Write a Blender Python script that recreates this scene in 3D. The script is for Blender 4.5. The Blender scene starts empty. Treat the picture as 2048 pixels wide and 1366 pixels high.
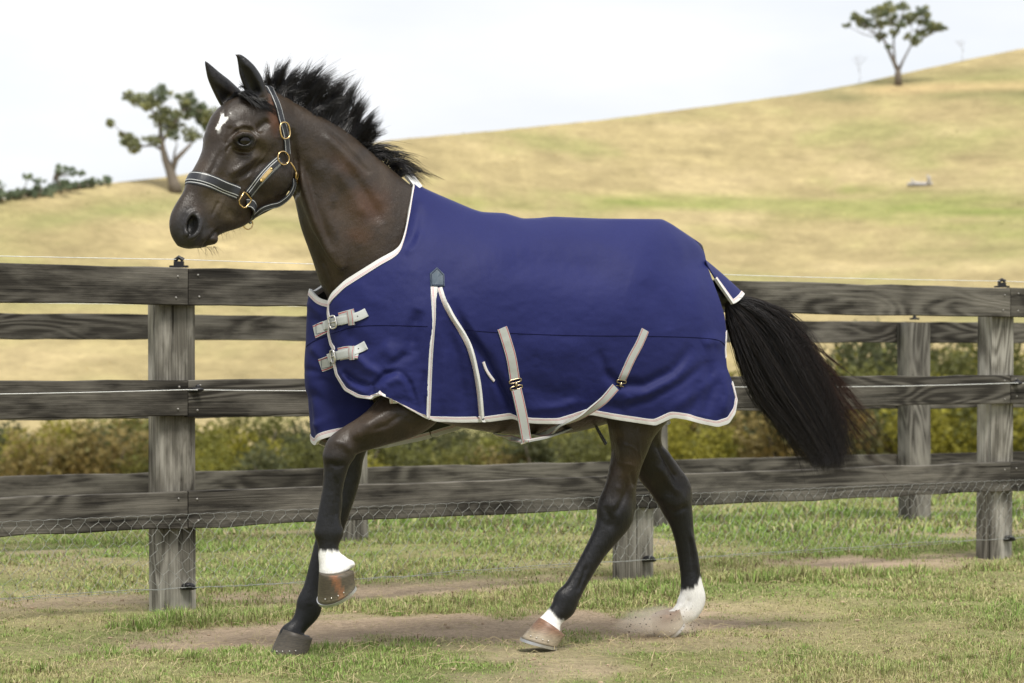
import bpy, math, random
import numpy as np
from mathutils import Vector
from mathutils.bvhtree import BVHTree
random.seed(7); rng = np.random.default_rng(7)
sc = bpy.context.scene
col = sc.collection

# ------------------------------------------------------------------ camera, sky, sun, exposure
FPX, CX, HY, EYE = 5000.0, 1024.0, 718.0, 1.03      # focal length (px of a 2048 wide frame), centre, horizon, eye height
cam_d = bpy.data.cameras.new('camera'); cam = bpy.data.objects.new('camera', cam_d); col.objects.link(cam)
cam.location = (0, 0, EYE); cam.rotation_euler = (math.radians(90), 0, 0)
cam_d.sensor_width = 36; cam_d.lens = 36 * FPX / 2048
cam_d.shift_y = (HY - 683) / 2048
cam_d.clip_start = 0.1; cam_d.clip_end = 4000
cam_d.dof.use_dof = True; cam_d.dof.focus_distance = 8.7; cam_d.dof.aperture_fstop = 5.4
sc.camera = cam
w = bpy.data.worlds.new('World'); sc.world = w; w.use_nodes = True
nt = w.node_tree; nt.nodes.clear()
def wn(t, **k):
    n = nt.nodes.new(t)
    for a, b in k.items(): setattr(n, a, b)
    return n
SUN_EL, SUN_AZ = math.radians(62), math.radians(158)    # azimuth from +Y clockwise: behind the camera, to its right
sky = wn('ShaderNodeTexSky', sky_type='NISHITA', sun_disc=False, sun_elevation=SUN_EL, sun_rotation=SUN_AZ)
tc = wn('ShaderNodeTexCoord'); mp = wn('ShaderNodeMapping'); mp.inputs['Scale'].default_value = (1.6, 1.6, 5.0)
nz = wn('ShaderNodeTexNoise'); nz.inputs['Scale'].default_value = 2.2; nz.inputs['Detail'].default_value = 6; nz.inputs['Roughness'].default_value = .55
rp = wn('ShaderNodeValToRGB'); rp.color_ramp.elements[0].position = .3; rp.color_ramp.elements[1].position = .62
rp.color_ramp.elements[0].color = (.80, .80, .80, 1); rp.color_ramp.elements[1].color = (1, 1, 1, 1)
cl = wn('ShaderNodeMix', data_type='RGBA')
n2_ = wn('ShaderNodeTexNoise'); n2_.inputs['Scale'].default_value = 3.4; n2_.inputs['Detail'].default_value = 5; n2_.inputs['Roughness'].default_value = .5
r2_ = wn('ShaderNodeValToRGB'); r2_.color_ramp.elements[0].position = .38; r2_.color_ramp.elements[1].position = .62; r2_.color_ramp.elements[0].color = (.82, .845, .885, 1); r2_.color_ramp.elements[1].color = (.93, .935, .945, 1)
nt.links.new(mp.outputs[0], n2_.inputs['Vector']); nt.links.new(n2_.outputs[0], r2_.inputs[0]); nt.links.new(r2_.outputs[0], cl.inputs['B'])
sk = wn('ShaderNodeVectorMath', operation='SCALE'); sk.inputs['Scale'].default_value = .13
bg = wn('ShaderNodeBackground'); bg.inputs['Strength'].default_value = 1.0
out = wn('ShaderNodeOutputWorld')
L = nt.links.new
L(tc.outputs['Generated'], mp.inputs['Vector']); L(mp.outputs[0], nz.inputs['Vector']); L(nz.outputs[0], rp.inputs[0])
L(rp.outputs[0], cl.inputs['Factor']); L(sky.outputs[0], sk.inputs[0]); L(sk.outputs[0], cl.inputs['A'])
L(cl.outputs['Result'], bg.inputs['Color']); L(bg.outputs[0], out.inputs['Surface'])
sd = bpy.data.lights.new('sun', 'SUN'); sd.energy = 3.5; sd.angle = math.radians(20); sd.color = (1, .955, .88)
so = bpy.data.objects.new('sun', sd); col.objects.link(so)
dirv = Vector((math.sin(SUN_AZ) * math.cos(SUN_EL), math.cos(SUN_AZ) * math.cos(SUN_EL), math.sin(SUN_EL)))
so.rotation_euler = dirv.to_track_quat('Z', 'Y').to_euler(); so.location = (3, -4, 8)
sc.view_settings.view_transform = 'Standard'; sc.view_settings.look = 'None'
sc.view_settings.exposure = 0.2; sc.view_settings.gamma = 1.0; sc.view_settings.use_curve_mapping = False
sc.cycles.use_denoising = True; sc.cycles.max_bounces = 6; sc.cycles.transparent_max_bounces = 8
sc.cycles.volume_bounces = 3; sc.cycles.volume_step_rate = 2.0; sc.cycles.caustics_reflective = False; sc.cycles.caustics_refractive = False

# ------------------------------------------------------------------ helpers
def A(v): return np.asarray(v, dtype=np.float64)
def P(px, py, Y): return np.array([(px - CX) / FPX * Y, Y, EYE - (py - HY) / FPX * Y])
class Frame:
    """an upright plane (the animal's middle plane): a pixel ray and an offset from the plane give a point of the place"""
    def __init__(s, ox, oy, deg):
        s.o = np.array([ox, oy]); s.s, s.c = math.sin(math.radians(deg)), math.cos(math.radians(deg))
        s.l = np.array([s.s, -s.c, 0.]); s.f = np.array([-s.c, -s.s, 0.])
    def pt(s, px, py, w=0.):
        u = (px - CX) / FPX
        Y = (s.o[0] * s.s - s.o[1] * s.c + w) / (u * s.s - s.c)
        return P(px, py, Y)
    def mirror(s, p):
        p = A(p); d = ((p[..., 0] - s.o[0]) * s.l[0] + (p[..., 1] - s.o[1]) * s.l[1])
        return p - 2 * d[..., None] * s.l
BF = Frame(0, 8.90, 24)                                   # body
HF = Frame(-.812, 8.48, 42)                               # head, turned further to the viewer

def link(o, parent=None):
    col.objects.link(o)
    if parent is not None: o.parent = parent
    return o
def mesh_obj(name, V, Fc, mat, parent=None, smooth=True, mat_idx=None):
    """Fc: (n,3) or (n,4) array, or a list of lists"""
    me = bpy.data.meshes.new(name); V = np.asarray(V, dtype=np.float32)
    if isinstance(Fc, np.ndarray):
        n, k = Fc.shape
        me.vertices.add(len(V)); me.vertices.foreach_set('co', V.ravel())
        me.loops.add(n * k); me.loops.foreach_set('vertex_index', Fc.astype(np.int32).ravel())
        me.polygons.add(n); me.polygons.foreach_set('loop_start', np.arange(n, dtype=np.int32) * k)
        me.update(calc_edges=True)
    else:
        me.from_pydata([tuple(map(float, v)) for v in V], [], [tuple(int(i) for i in f) for f in Fc])
    me.polygons.foreach_set('use_smooth', np.full(len(me.polygons), smooth))
    for m in (mat if isinstance(mat, (list, tuple)) else [mat]): me.materials.append(m)
    if mat_idx is not None: me.polygons.foreach_set('material_index', np.asarray(mat_idx, dtype=np.int32))
    me.update()
    return link(bpy.data.objects.new(name, me), parent)
def tag(o, label=None, cat=None, group=None, kind=None):
    for k, v in (('label', label), ('category', cat), ('group', group), ('kind', kind)):
        if v: o[k] = v
    return o
def empty(name, loc=(0, 0, 0)):
    o = bpy.data.objects.new(name, None); o.location = tuple(map(float, loc)); o.empty_display_size = .1
    return link(o)
def reparent(o, parent):
    o.parent = parent; o.matrix_parent_inverse = parent.matrix_world.inverted() if False else o.matrix_parent_inverse
    return o
def color_attr(o, name, C):
    C = np.asarray(C, dtype=np.float32)
    if C.shape[1] == 3: C = np.hstack([C, np.ones((len(C), 1), np.float32)])
    a = o.data.color_attributes.new(name, 'FLOAT_COLOR', 'POINT'); a.data.foreach_set('color', C.ravel())
class MB:
    """collects shapes into one mesh"""
    def __init__(s): s.V = []; s.F = []; s.n = 0
    def add(s, V, F):
        s.V.extend([tuple(v) for v in V]); s.F.extend([[i + s.n for i in f] for f in F]); s.n += len(V)
    def box(s, c, sx, sy, sz, bev=0.0):
        x, y, z = sx / 2, sy / 2, sz / 2
        V = [(c[0] + i * x, c[1] + j * y, c[2] + k * z) for i in (-1, 1) for j in (-1, 1) for k in (-1, 1)]
        s.add(V, [[0, 1, 3, 2], [4, 6, 7, 5], [0, 4, 5, 1], [2, 3, 7, 6], [0, 2, 6, 4], [1, 5, 7, 3]])
    def tube(s, pts, r, n=6, cap=True, closed=False):
        pts = [A(p) for p in pts]; m = len(pts); R = r if hasattr(r, '__len__') else [r] * m
        V = []; up = None
        for i in range(m):
            a = pts[i - 1] if (i > 0 or closed) else pts[i]; b = pts[(i + 1) % m] if (i < m - 1 or closed) else pts[i]
            t = b - a; t = t / (np.linalg.norm(t) + 1e-9)
            if up is None: up = A([0, 0, 1]) if abs(t[2]) < .9 else A([1, 0, 0])
            x = np.cross(t, up); x /= np.linalg.norm(x) + 1e-9; y = np.cross(x, t); up = y
            for k in range(n):
                q = 2 * math.pi * k / n; V.append(pts[i] + R[i] * (math.cos(q) * x + math.sin(q) * y))
        F = []
        for i in range(m if closed else m - 1):
            for k in range(n):
                i2 = (i + 1) % m
                F.append([i * n + k, i * n + (k + 1) % n, i2 * n + (k + 1) % n, i2 * n + k])
        if cap and not closed: F.append(list(range(n))[::-1]); F.append([(m - 1) * n + k for k in range(n)])
        s.add(V, F)
    def ellipsoid(s, c, r, n=10, m=7):
        V = [(c[0], c[1], c[2] + r[2])]; F = []
        for j in range(1, m):
            th = math.pi * j / m
            for i in range(n):
                q = 2 * math.pi * i / n; V.append((c[0] + r[0] * math.sin(th) * math.cos(q), c[1] + r[1] * math.sin(th) * math.sin(q), c[2] + r[2] * math.cos(th)))
        V.append((c[0], c[1], c[2] - r[2])); e = len(V) - 1
        for i in range(n):
            F.append([0, 1 + i, 1 + (i + 1) % n]); F.append([e, 1 + (m - 2) * n + (i + 1) % n, 1 + (m - 2) * n + i])
        for j in range(m - 2):
            for i in range(n): a = 1 + j * n; F.append([a + i, a + n + i, a + n + (i + 1) % n, a + (i + 1) % n])
        s.add(V, F)
    def build(s, name, mat, parent=None, smooth=True): return mesh_obj(name, np.array(s.V), s.F, mat, parent, smooth)
def catmull(pts, n):
    """dense smooth resampling of rows of numbers, n steps per span"""
    p = A(pts); out = []
    q = np.vstack([2 * p[0] - p[1], p, 2 * p[-1] - p[-2]])
    for i in range(1, len(q) - 2):
        for k in range(n):
            t = k / n
            out.append(.5 * ((2 * q[i]) + (-q[i - 1] + q[i + 1]) * t + (2 * q[i - 1] - 5 * q[i] + 4 * q[i + 1] - q[i + 2]) * t * t
                             + (-q[i - 1] + 3 * q[i] - 3 * q[i + 1] + q[i + 2]) * t ** 3))
    out.append(p[-1]); return A(out)
def resample(pts, n):
    p = A(pts); d = np.r_[0, np.cumsum(np.linalg.norm(np.diff(p, axis=0), axis=1))]; t = np.linspace(0, d[-1], n)
    return np.stack([np.interp(t, d, p[:, k]) for k in range(p.shape[1])], 1)
def smoothstep(a, b, x): t = np.clip((np.asarray(x, float) - a) / (b - a), 0, 1); return t * t * (3 - 2 * t)
def seg_dist(px, py, poly):
    """distance to a polyline of the plane and the run along it"""
    best = np.full(np.shape(px), 1e9); run = np.zeros(np.shape(px)); p = A(poly)
    Ls = np.linalg.norm(np.diff(p, axis=0), axis=1); tot = Ls.sum(); acc = 0
    for i in range(len(p) - 1):
        d = p[i + 1] - p[i]; t = np.clip(((px - p[i, 0]) * d[0] + (py - p[i, 1]) * d[1]) / (d @ d), 0, 1)
        r = np.hypot(px - p[i, 0] - t * d[0], py - p[i, 1] - t * d[1]); m = r < best
        best = np.where(m, r, best); run = np.where(m, (acc + t * Ls[i]) / tot, run); acc += Ls[i]
    return best, run
_perm = rng.random((256, 256))
def vnoise(x, y):
    x = np.asarray(x, float); y = np.asarray(y, float); xi = np.floor(x).astype(int); yi = np.floor(y).astype(int); fx = x - xi; fy = y - yi
    fx = fx * fx * (3 - 2 * fx); fy = fy * fy * (3 - 2 * fy); g = lambda i, j: _perm[i & 255, j & 255]
    return (g(xi, yi) * (1 - fx) + g(xi + 1, yi) * fx) * (1 - fy) + (g(xi, yi + 1) * (1 - fx) + g(xi + 1, yi + 1) * fx) * fy
def fbm(x, y, o=4, f=1.0):
    s = 0; a = .5; tot = 0
    for k in range(o): s = s + a * vnoise(x * f + 17.3 * k, y * f - 9.1 * k); tot += a; a *= .5; f *= 2.03
    return s / tot

# ------------------------------------------------------------------ materials
class Mat:
    def __init__(s, name, rough=.8, spec=.3, metal=0.):
        s.m = bpy.data.materials.new(name); s.m.use_nodes = True; s.t = s.m.node_tree
        s.b = s.t.nodes['Principled BSDF']; s.set('Roughness', rough); s.set('Specular IOR Level', spec); s.set('Metallic', metal)
    def set(s, k, v): s.b.inputs[k].default_value = v
    def n(s, t, **k):
        n = s.t.nodes.new(t)
        for a, b in k.items():
            if a in n.inputs: n.inputs[a].default_value = b
            else: setattr(n, a, b)
        return n
    def l(s, a, b): s.t.links.new(a, b)
    def coord(s, kind='Object', scale=(1, 1, 1)):
        c = s.n('ShaderNodeTexCoord'); m = s.n('ShaderNodeMapping'); m.inputs['Scale'].default_value = scale; s.l(c.outputs[kind], m.inputs['Vector']); return m.outputs[0]
    def noise(s, vec, scale, detail=4, rough=.5, dist=0.):
        n = s.n('ShaderNodeTexNoise'); n.inputs['Scale'].default_value = scale; n.inputs['Detail'].default_value = detail
        n.inputs['Roughness'].default_value = rough; n.inputs['Distortion'].default_value = dist; s.l(vec, n.inputs['Vector']); return n.outputs[0]
    def ramp(s, fac, stops):
        r = s.n('ShaderNodeValToRGB'); e = r.color_ramp.elements
        while len(e) < len(stops): e.new(.5)
        for q, (p, c) in zip(e, stops): q.position = p; q.color = (*c, 1) if len(c) == 3 else c
        s.l(fac, r.inputs[0]); return r.outputs[0]
    def mix(s, f, a, b, blend='MIX'):
        m = s.n('ShaderNodeMix', data_type='RGBA', blend_type=blend)
        for k, v in (('Factor', f), ('A', a), ('B', b)):
            if isinstance(v, (int, float)): m.inputs[k].default_value = v
            elif isinstance(v, tuple): m.inputs[k].default_value = (*v, 1)
            else: s.l(v, m.inputs[k])
        return m.outputs['Result']
    def math(s, op, a, b=None):
        m = s.n('ShaderNodeMath', operation=op)
        for i, v in enumerate((a, b)):
            if v is None: continue
            if isinstance(v, (int, float)): m.inputs[i].default_value = v
            else: s.l(v, m.inputs[i])
        return m.outputs[0]
    def bump(s, h, strength=.3, dist=.01):
        b = s.n('ShaderNodeBump'); b.inputs['Strength'].default_value = strength; b.inputs['Distance'].default_value = dist
        s.l(h, b.inputs['Height']); s.l(b.outputs[0], s.b.inputs['Normal'])
    def color(s, c):
        if isinstance(c, tuple): s.set('Base Color', (*c, 1))
        else: s.l(c, s.b.inputs['Base Color'])
def plain(name, c, rough=.6, spec=.4, metal=0., var=.15, scale=40, bump=.1):
    m = Mat(name, rough, spec, metal); v = m.coord(); n = m.noise(v, scale, 5, .6)
    m.color(m.ramp(n, [(.3, tuple(x * (1 - var) for x in c)), (.7, tuple(min(1, x * (1 + var)) for x in c))]))
    if bump: m.bump(n, bump, .002)
    return m.m

def wood_material(name, along, c0, c1, c2, seed):
    m = Mat(name, .85, .2); tcn = m.n('ShaderNodeTexCoord'); oi = m.n('ShaderNodeObjectInfo')
    cm = m.n('ShaderNodeCombineXYZ'); sc_ = m.math('MULTIPLY', oi.outputs['Random'], 37.0)
    for k in range(3): m.l(sc_, cm.inputs[k])
    ad = m.n('ShaderNodeVectorMath', operation='ADD'); m.l(tcn.outputs['Object'], ad.inputs[0]); m.l(cm.outputs[0], ad.inputs[1])
    def mapped(lo, cross):
        mm = m.n('ShaderNodeMapping'); s_ = [cross] * 3; s_[along] = lo; mm.inputs['Scale'].default_value = s_; m.l(ad.outputs[0], mm.inputs['Vector']); return mm.outputs[0]
    low = m.noise(mapped(1.1, 5.5), 1.0, 1.5, .4, .35)
    ring = m.math('SINE', m.math('MULTIPLY', low, 78.0)); ring = m.math('MULTIPLY_ADD', ring, .5); ring.node.inputs[2].default_value = .5
    fib = m.noise(mapped(3.0, 190.0), 1.0, 4, .65); crack = m.noise(mapped(1.2, 45.0), 1.0, 3, .6); wear = m.noise(mapped(1.8, 7.0), 1.0, 5, .6)
    rm = m.ramp(m.noise(mapped(.7, 3.0), 1.0, 2, .5), [(.42, (.04,) * 3), (.62, (.42,) * 3)]); g = m.math('ADD', m.math('MULTIPLY', ring, rm), m.math('MULTIPLY', fib, .85))
    base = m.ramp(g, [(.25, c0), (.5, c1), (.85, c2)])
    dark = m.ramp(crack, [(.33, (.25, .24, .22)), (.42, (1, 1, 1))]); c = m.mix(1., base, dark, 'MULTIPLY')
    c = m.mix(m.ramp(wear, [(.46, (0, 0, 0)), (.66, (.9, .9, .9))]), c, m.mix(fib, tuple(x * 1.2 for x in c1), tuple(min(1, x * 2.1) for x in c2)))
    m.color(c); m.bump(m.math('ADD', g, m.math('MULTIPLY', crack, .8)), .55, .004)
    return m.m
M = {}
M['rail'] = wood_material('weathered_rail_wood', 0, (.012, .011, .0095), (.038, .034, .028), (.125, .116, .098), 1)
M['post'] = wood_material('weathered_post_wood', 2, (.050, .046, .038), (.14, .13, .108), (.34, .325, .285), 2)
M['old_post'] = wood_material('dark_post_wood', 2, (.030, .028, .024), (.080, .074, .063), (.20, .19, .165), 3)
M['black_plastic'] = plain('black_plastic', (.012, .012, .014), .45, .4)
M['wire'] = plain('galvanised_wire', (.34, .35, .33), .5, .5, .5)
M['white_wire'] = plain('white_electric_wire', (.75, .76, .74), .5, .3)
M['nail'] = plain('grey_nail', (.25, .24, .22), .5, .4, .6)
M['brass'] = plain('brass', (.78, .55, .26), .24, .5, 1., .12, 60, .05)
M['steel'] = plain('silver_buckle_metal', (.72, .70, .66), .28, .5, .9, .08)
M['antique'] = plain('dark_brass_clip_metal', (.42, .34, .22), .3, .5, 1., .1)

def cloth(name, c, lining=False):
    m = Mat(name, .62, .16); v = m.coord('Object', (1, 1, 1)); n = m.noise(v, 3.5, 4, .55); f = m.noise(v, 420, 2, .5); cr = m.noise(v, 26, 4, .6, .4); cr = m.math('ADD', cr, m.math('MULTIPLY', m.noise(m.coord('Object', (1, 1, .5)), 7, 3, .5, 1.2), 1.6))
    m.color(m.mix(.6, m.ramp(n, [(.3, tuple(x * .86 for x in c)), (.7, tuple(x * 1.12 for x in c))]), m.ramp(f, [(.35, tuple(x * .8 for x in c)), (.65, tuple(x * 1.2 for x in c))])))
    h = m.math('ADD', m.math('MULTIPLY', f, .12), m.math('MULTIPLY', cr, .5)); m.bump(h, .16, .006)
    m.set('Sheen Weight', .05); m.set('Sheen Roughness', .45); m.set('Sheen Tint', (.45, .5, 1, 1))
    return m.m
M['rug'] = cloth('navy_ripstop_cloth', (.0145, .0180, .092))
M['lining'] = cloth('grey_lining_cloth', (.085, .085, .070))  # lining grey darkened to carry the shade inside the rug
def web(name, c, stripe, lo1, hi1, lo2, hi2):
    """woven tape: colour from the distance across it (the tape's own u), with thin red lines"""
    m = Mat(name, .75, .2); uv = m.n('ShaderNodeUVMap'); sp = m.n('ShaderNodeSeparateXYZ'); m.l(uv.outputs[0], sp.inputs[0]); u = sp.outputs[0]
    def band(a, b): return m.math('MULTIPLY', m.math('GREATER_THAN', u, a), m.math('LESS_THAN', u, b))
    f = m.math('ADD', band(lo1, hi1), band(lo2, hi2))
    n = m.noise(m.coord(), 300, 3, .6); big = m.noise(m.coord(), 14, 3, .5)
    b = m.mix(n, tuple(x * .86 for x in c), c); b = m.mix(m.math('MULTIPLY', big, .25), b, tuple(x * .6 for x in c))
    m.color(m.mix(f, b, stripe)); m.bump(n, .25, .0015); return m.m
M['binding'] = web('white_binding_tape', (.74, .74, .72), (.50, .16, .19), .62, .68, .80, .86)
M['webbing'] = web('grey_webbing_tape', (.47, .49, .47), (.40, .05, .07), .06, .13, .87, .94)
M['webbing_inner'] = web('grey_webbing_tape_fine', (.44, .46, .44), (.40, .05, .07), .12, .20, .80, .88)
M['tongue'] = plain('pale_grey_strap', (.52, .54, .53), .55, .3, 0, .06, 200)
M['fleece'] = plain('white_fleece', (.85, .85, .86), .95, .1, 0, .05, 200, .4)
M['patch'] = plain('dark_slate_vinyl', (.050, .075, .105), .45, .4, 0, .1, 60)
M['seam'] = plain('seam_thread', (.008, .009, .05), .8, .1, 0)
def leather():
    m = Mat('black_leather', .38, .5); n = m.noise(m.coord(), 160, 4, .6); uv = m.n('ShaderNodeUVMap'); sp = m.n('ShaderNodeSeparateXYZ'); m.l(uv.outputs[0], sp.inputs[0])
    d = m.math('ABSOLUTE', m.math('SUBTRACT', m.math('ABSOLUTE', m.math('SUBTRACT', sp.outputs[0], .5)), .375)); st = m.math('LESS_THAN', d, .03)
    m.color(m.mix(st, m.mix(n, (.011, .012, .015), (.026, .028, .034)), (.55, .56, .55))); m.bump(n, .2, .0015); return m.m
M['leather'] = leather()
# ------------------------------------------------------------------ the land: one sheet from under the camera to beyond the hill's crest
SKY_X = A([-2500, -1200, 0, 100, 200, 350, 500, 780, 1000, 1200, 1500, 1600, 1700, 1800, 1900, 2048, 3300, 4600])
SKY_Y = A([560, 470, 400, 382, 368, 352, 325, 280, 260, 240, 201, 187, 170, 148, 126, 96, -60, -120])
def crest(u): px = CX + u * FPX; return (HY - np.interp(px, SKY_X, SKY_Y)) / FPX, np.interp(px, [-600, 0, 2048, 2800], [250, 268, 425, 470])
def land_z(X, Y):
    X, Y = np.asarray(X, float), np.asarray(Y, float); Ys = np.maximum(Y, 1.); u = np.clip(X / Ys, -.75, .75); s, Yr = crest(u)
    zr = EYE + s * Yr; z1 = -6.9; t = (Y - 160) / (Yr - 160)
    up = z1 + (zr - z1) * (t - .12 * np.sin(np.clip(t, 0, 1) * math.pi)); top = zr + s * (Y - Yr) - .0016 * (Y - Yr) ** 2
    far = np.where(Y < Yr, up, np.maximum(top, zr - 60)); k = 6.; 
    dip = -6.9 * np.clip((Y - 20.8) / 100, 0, 1) ** .93
    z = np.where(Y < 160, dip, far); bl = smoothstep(140, 185, Y); z = np.where((Y > 140) & (Y < 185), dip * (1 - bl) + np.where(Y < 160, -6.9, far) * bl, z)
    n = (.022 * (fbm(X * 1.1 + 40, Y * 1.1, 4) - .5) * 2 + .014 * (fbm(X * 6, Y * 6, 3) - .5)) * smoothstep(40, 10, Y) + .35 * (fbm(X * .05, Y * .05, 3) - .5) * smoothstep(60, 200, Y) * smoothstep(0, 60, np.abs(Yr - Y)) * 2
    n = n + .10 * (fbm(X * .35, Y * .35, 2) - .5) * smoothstep(13, 17, Y) * smoothstep(60, 30, Y)
    return z + n - .05 * np.exp(-((X + .1) / 1.0) ** 2 - ((Y - 9.2) / .5) ** 2) * 0
def axis_var(a, b, dens):
    o = [a]
    while o[-1] < b: o.append(o[-1] + dens(o[-1]))
    return A(o)
gxs = axis_var(0, 520, lambda x: .045 if x < 4.2 else .045 + (x - 4.2) * .05); gxs = np.r_[-gxs[::-1], gxs[1:]]
gys = axis_var(2.0, 900, lambda y: .25 if y < 6.8 else (.045 if y < 13 else .045 + (y - 13) * .016)); gys = np.r_[[-60, -20, -6], gys]
GX, GY = np.meshgrid(gxs, gys, indexing='ij'); GZ = land_z(GX, GY)
def dirt_mask(X, Y):
    """bare earth: a worn track along the fence, patches under the horse and along the lane"""
    ln = Y - (11.15 + .72 * (X - .55)); n = fbm(X * 1.3, Y * 1.3 + 5, 4); n2 = fbm(X * 4, Y * 4, 3)
    a = np.exp(-((Y - (9.66 + .22 * X + .6 * (n2 - .5))) / .50) ** 2) * smoothstep(-1.7, -.9, X) * smoothstep(1.45, .6, X) * 1.25
    wob = .55 * (fbm(X * .8 + 3, Y * .8, 3) - .5); b = np.exp(-((ln - .75 + .22 * X + wob) / .48) ** 2) * .85 * smoothstep(.30, .62, fbm(X * .7 + 11, Y * .7, 3) + .25 * smoothstep(.2, -.6, X))
    c = .55 * smoothstep(.56, .72, n) * smoothstep(9.7, 8.3, Y); d = .6 * np.exp(-((X + 1.25) / .45) ** 2 - ((Y - 9.0) / .25) ** 2); e = .5 * smoothstep(.55, .7, n) * smoothstep(12, 13, Y) * smoothstep(19, 14, Y)
    return np.clip((a + b + c + d + e) * (.55 + .9 * n) + .35 * (n2 - .5), 0, 1)
dm = dirt_mask(GX, GY); near = smoothstep(30, 21, GY)
n1 = fbm(GX * .9, GY * .9, 4); n2 = fbm(GX * 5, GY * 5, 3)
earth, straw, green, gold, hgreen = A([.50, .385, .27]), A([.38, .335, .17]), A([.22, .26, .085]), A([.40, .325, .165]), A([.235, .245, .090])
k = smoothstep(.3, .7, n1 * .7 + n2 * .3)[..., None]; base = straw * (1 - k) + green * k; base = base * (1 - dm[..., None]) + earth * (.8 + .4 * n2[..., None]) * dm[..., None]
h1 = fbm(GX * .035 + 3, GY * .05 + 1, 5); h2 = fbm(GX * .16, GY * .22, 4); h3 = fbm(GX * .5, GY * .6, 3)
kk = smoothstep(.47, .66, h1 * .62 + h2 * .25 + h3 * .13)[..., None]; hill = gold * (.80 + .5 * (h2[..., None] - .3)) * (.84 + .34 * h3[..., None]); hill = hill * (1 - kk * .6) + hgreen * kk * .6
pale = smoothstep(.56, .72, fbm(GX * .08 + 9, GY * .1, 4))[..., None]; hill = hill * (1 - .5 * pale) + A([.50, .40, .22]) * .5 * pale
px_g = CX + GX / np.maximum(GY, 1) * FPX; py_g = HY - (GZ - EYE) / np.maximum(GY, 1) * FPX
# a worn ledge along the upper right slope in colour only, its shade painted as a dark green band, and greener hollows (they lie on the hill itself)
def onhill(x0, x1, y0, w_, amp, c):
    global hill
    yy = np.interp(px_g, x0, x1); m = np.exp(-((py_g - yy) / w_) ** 2) * smoothstep(x0[0] - 5, x0[0] + 90, px_g) * smoothstep(x0[-1] + 60, x0[-1], px_g) * amp * (GY > 150); m = m * (.55 + .9 * h2); hill = hill * (1 - m[..., None]) + A(c) * m[..., None]
onhill([1600, 1700, 1800, 1900, 2048, 2300], [196, 199, 200, 194, 190, 180], 0, 5, .85, (.105, .115, .05)); onhill([1680, 1800, 1900, 2048, 2300], [184, 180, 176, 172, 160], 0, 9, .75, (.50, .37, .19))
onhill([1560, 1700, 1800, 2048, 2300], [195, 174, 158, 140, 110], 0, 10, .5, (.20, .20, .085)); onhill([1130, 1300, 1500, 2048], [410, 404, 408, 424], 0, 13, .75, (.20, .245, .06)); onhill([820, 950, 1050], [408, 402, 410], 0, 9, .5, (.23, .26, .07))
onhill([1600, 1700, 1800], [352, 382, 384], 0, 6, .6, (.19, .25, .05)); onhill([1750, 1900, 2048], [395, 400, 398], 0, 9, .5, (.22, .24, .07)); onhill([0, 150, 300, 420], [460, 435, 410, 405], 0, 16, .55, (.22, .24, .09)); onhill([300, 420], [385, 372], 0, 7, .7, (.17, .17, .09)); onhill([1500, 1700, 2048], [440, 430, 470], 0, 10, .45, (.24, .26, .08)); onhill([1330, 1500], [455, 470], 0, 9, .4, (.22, .25, .07))
mid = smoothstep(30, 60, GY)[..., None] * smoothstep(175, 150, GY)[..., None]; hill = hill * (1 - .45 * mid) + A([.20, .20, .07]) * .45 * mid
CG = base * near[..., None] + hill * (1 - near[..., None])
def ground_material():
    m = Mat('grass_and_earth', .95, .1); at = m.n('ShaderNodeAttribute', attribute_name='tint'); ge = m.n('ShaderNodeNewGeometry'); v = ge.outputs['Position']
    a = m.noise(v, 38, 5, .65); b = m.noise(v, 160, 3, .6); c_ = m.noise(v, 1.1, 6, .75); d = m.noise(v, .25, 6, .72)
    f = m.math('MULTIPLY', m.ramp(a, [(.28, (.72,) * 3), (.72, (1.28,) * 3)]), m.ramp(b, [(.25, (.75,) * 3), (.75, (1.25,) * 3)])); f = m.math('MULTIPLY', f, m.ramp(c_, [(.32, (.82,) * 3), (.68, (1.16,) * 3)])); f = m.math('MULTIPLY', f, m.ramp(d, [(.32, (.80,) * 3), (.68, (1.14,) * 3)]))
    s = m.n('ShaderNodeVectorMath', operation='SCALE'); m.l(at.outputs['Color'], s.inputs[0]); m.l(f, s.inputs['Scale']); m.color(s.outputs[0])
    e_ = m.noise(v, 9, 6, .7, .6); m.bump(m.math('ADD', m.math('MULTIPLY', e_, 2.2), m.math('ADD', a, m.math('MULTIPLY', b, .5))), 1.0, .022); return m.m
M['ground'] = ground_material()
nx_, ny_ = GX.shape; ii, jj = np.meshgrid(np.arange(nx_ - 1), np.arange(ny_ - 1), indexing='ij'); a_ = (ii * ny_ + jj).ravel()
ground = mesh_obj('ground', np.stack([GX, GY, GZ], -1).reshape(-1, 3), np.stack([a_, a_ + ny_, a_ + ny_ + 1, a_ + 1], 1), M['ground']); color_attr(ground, 'tint', CG.reshape(-1, 3)); ground['kind'] = 'structure'

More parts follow.
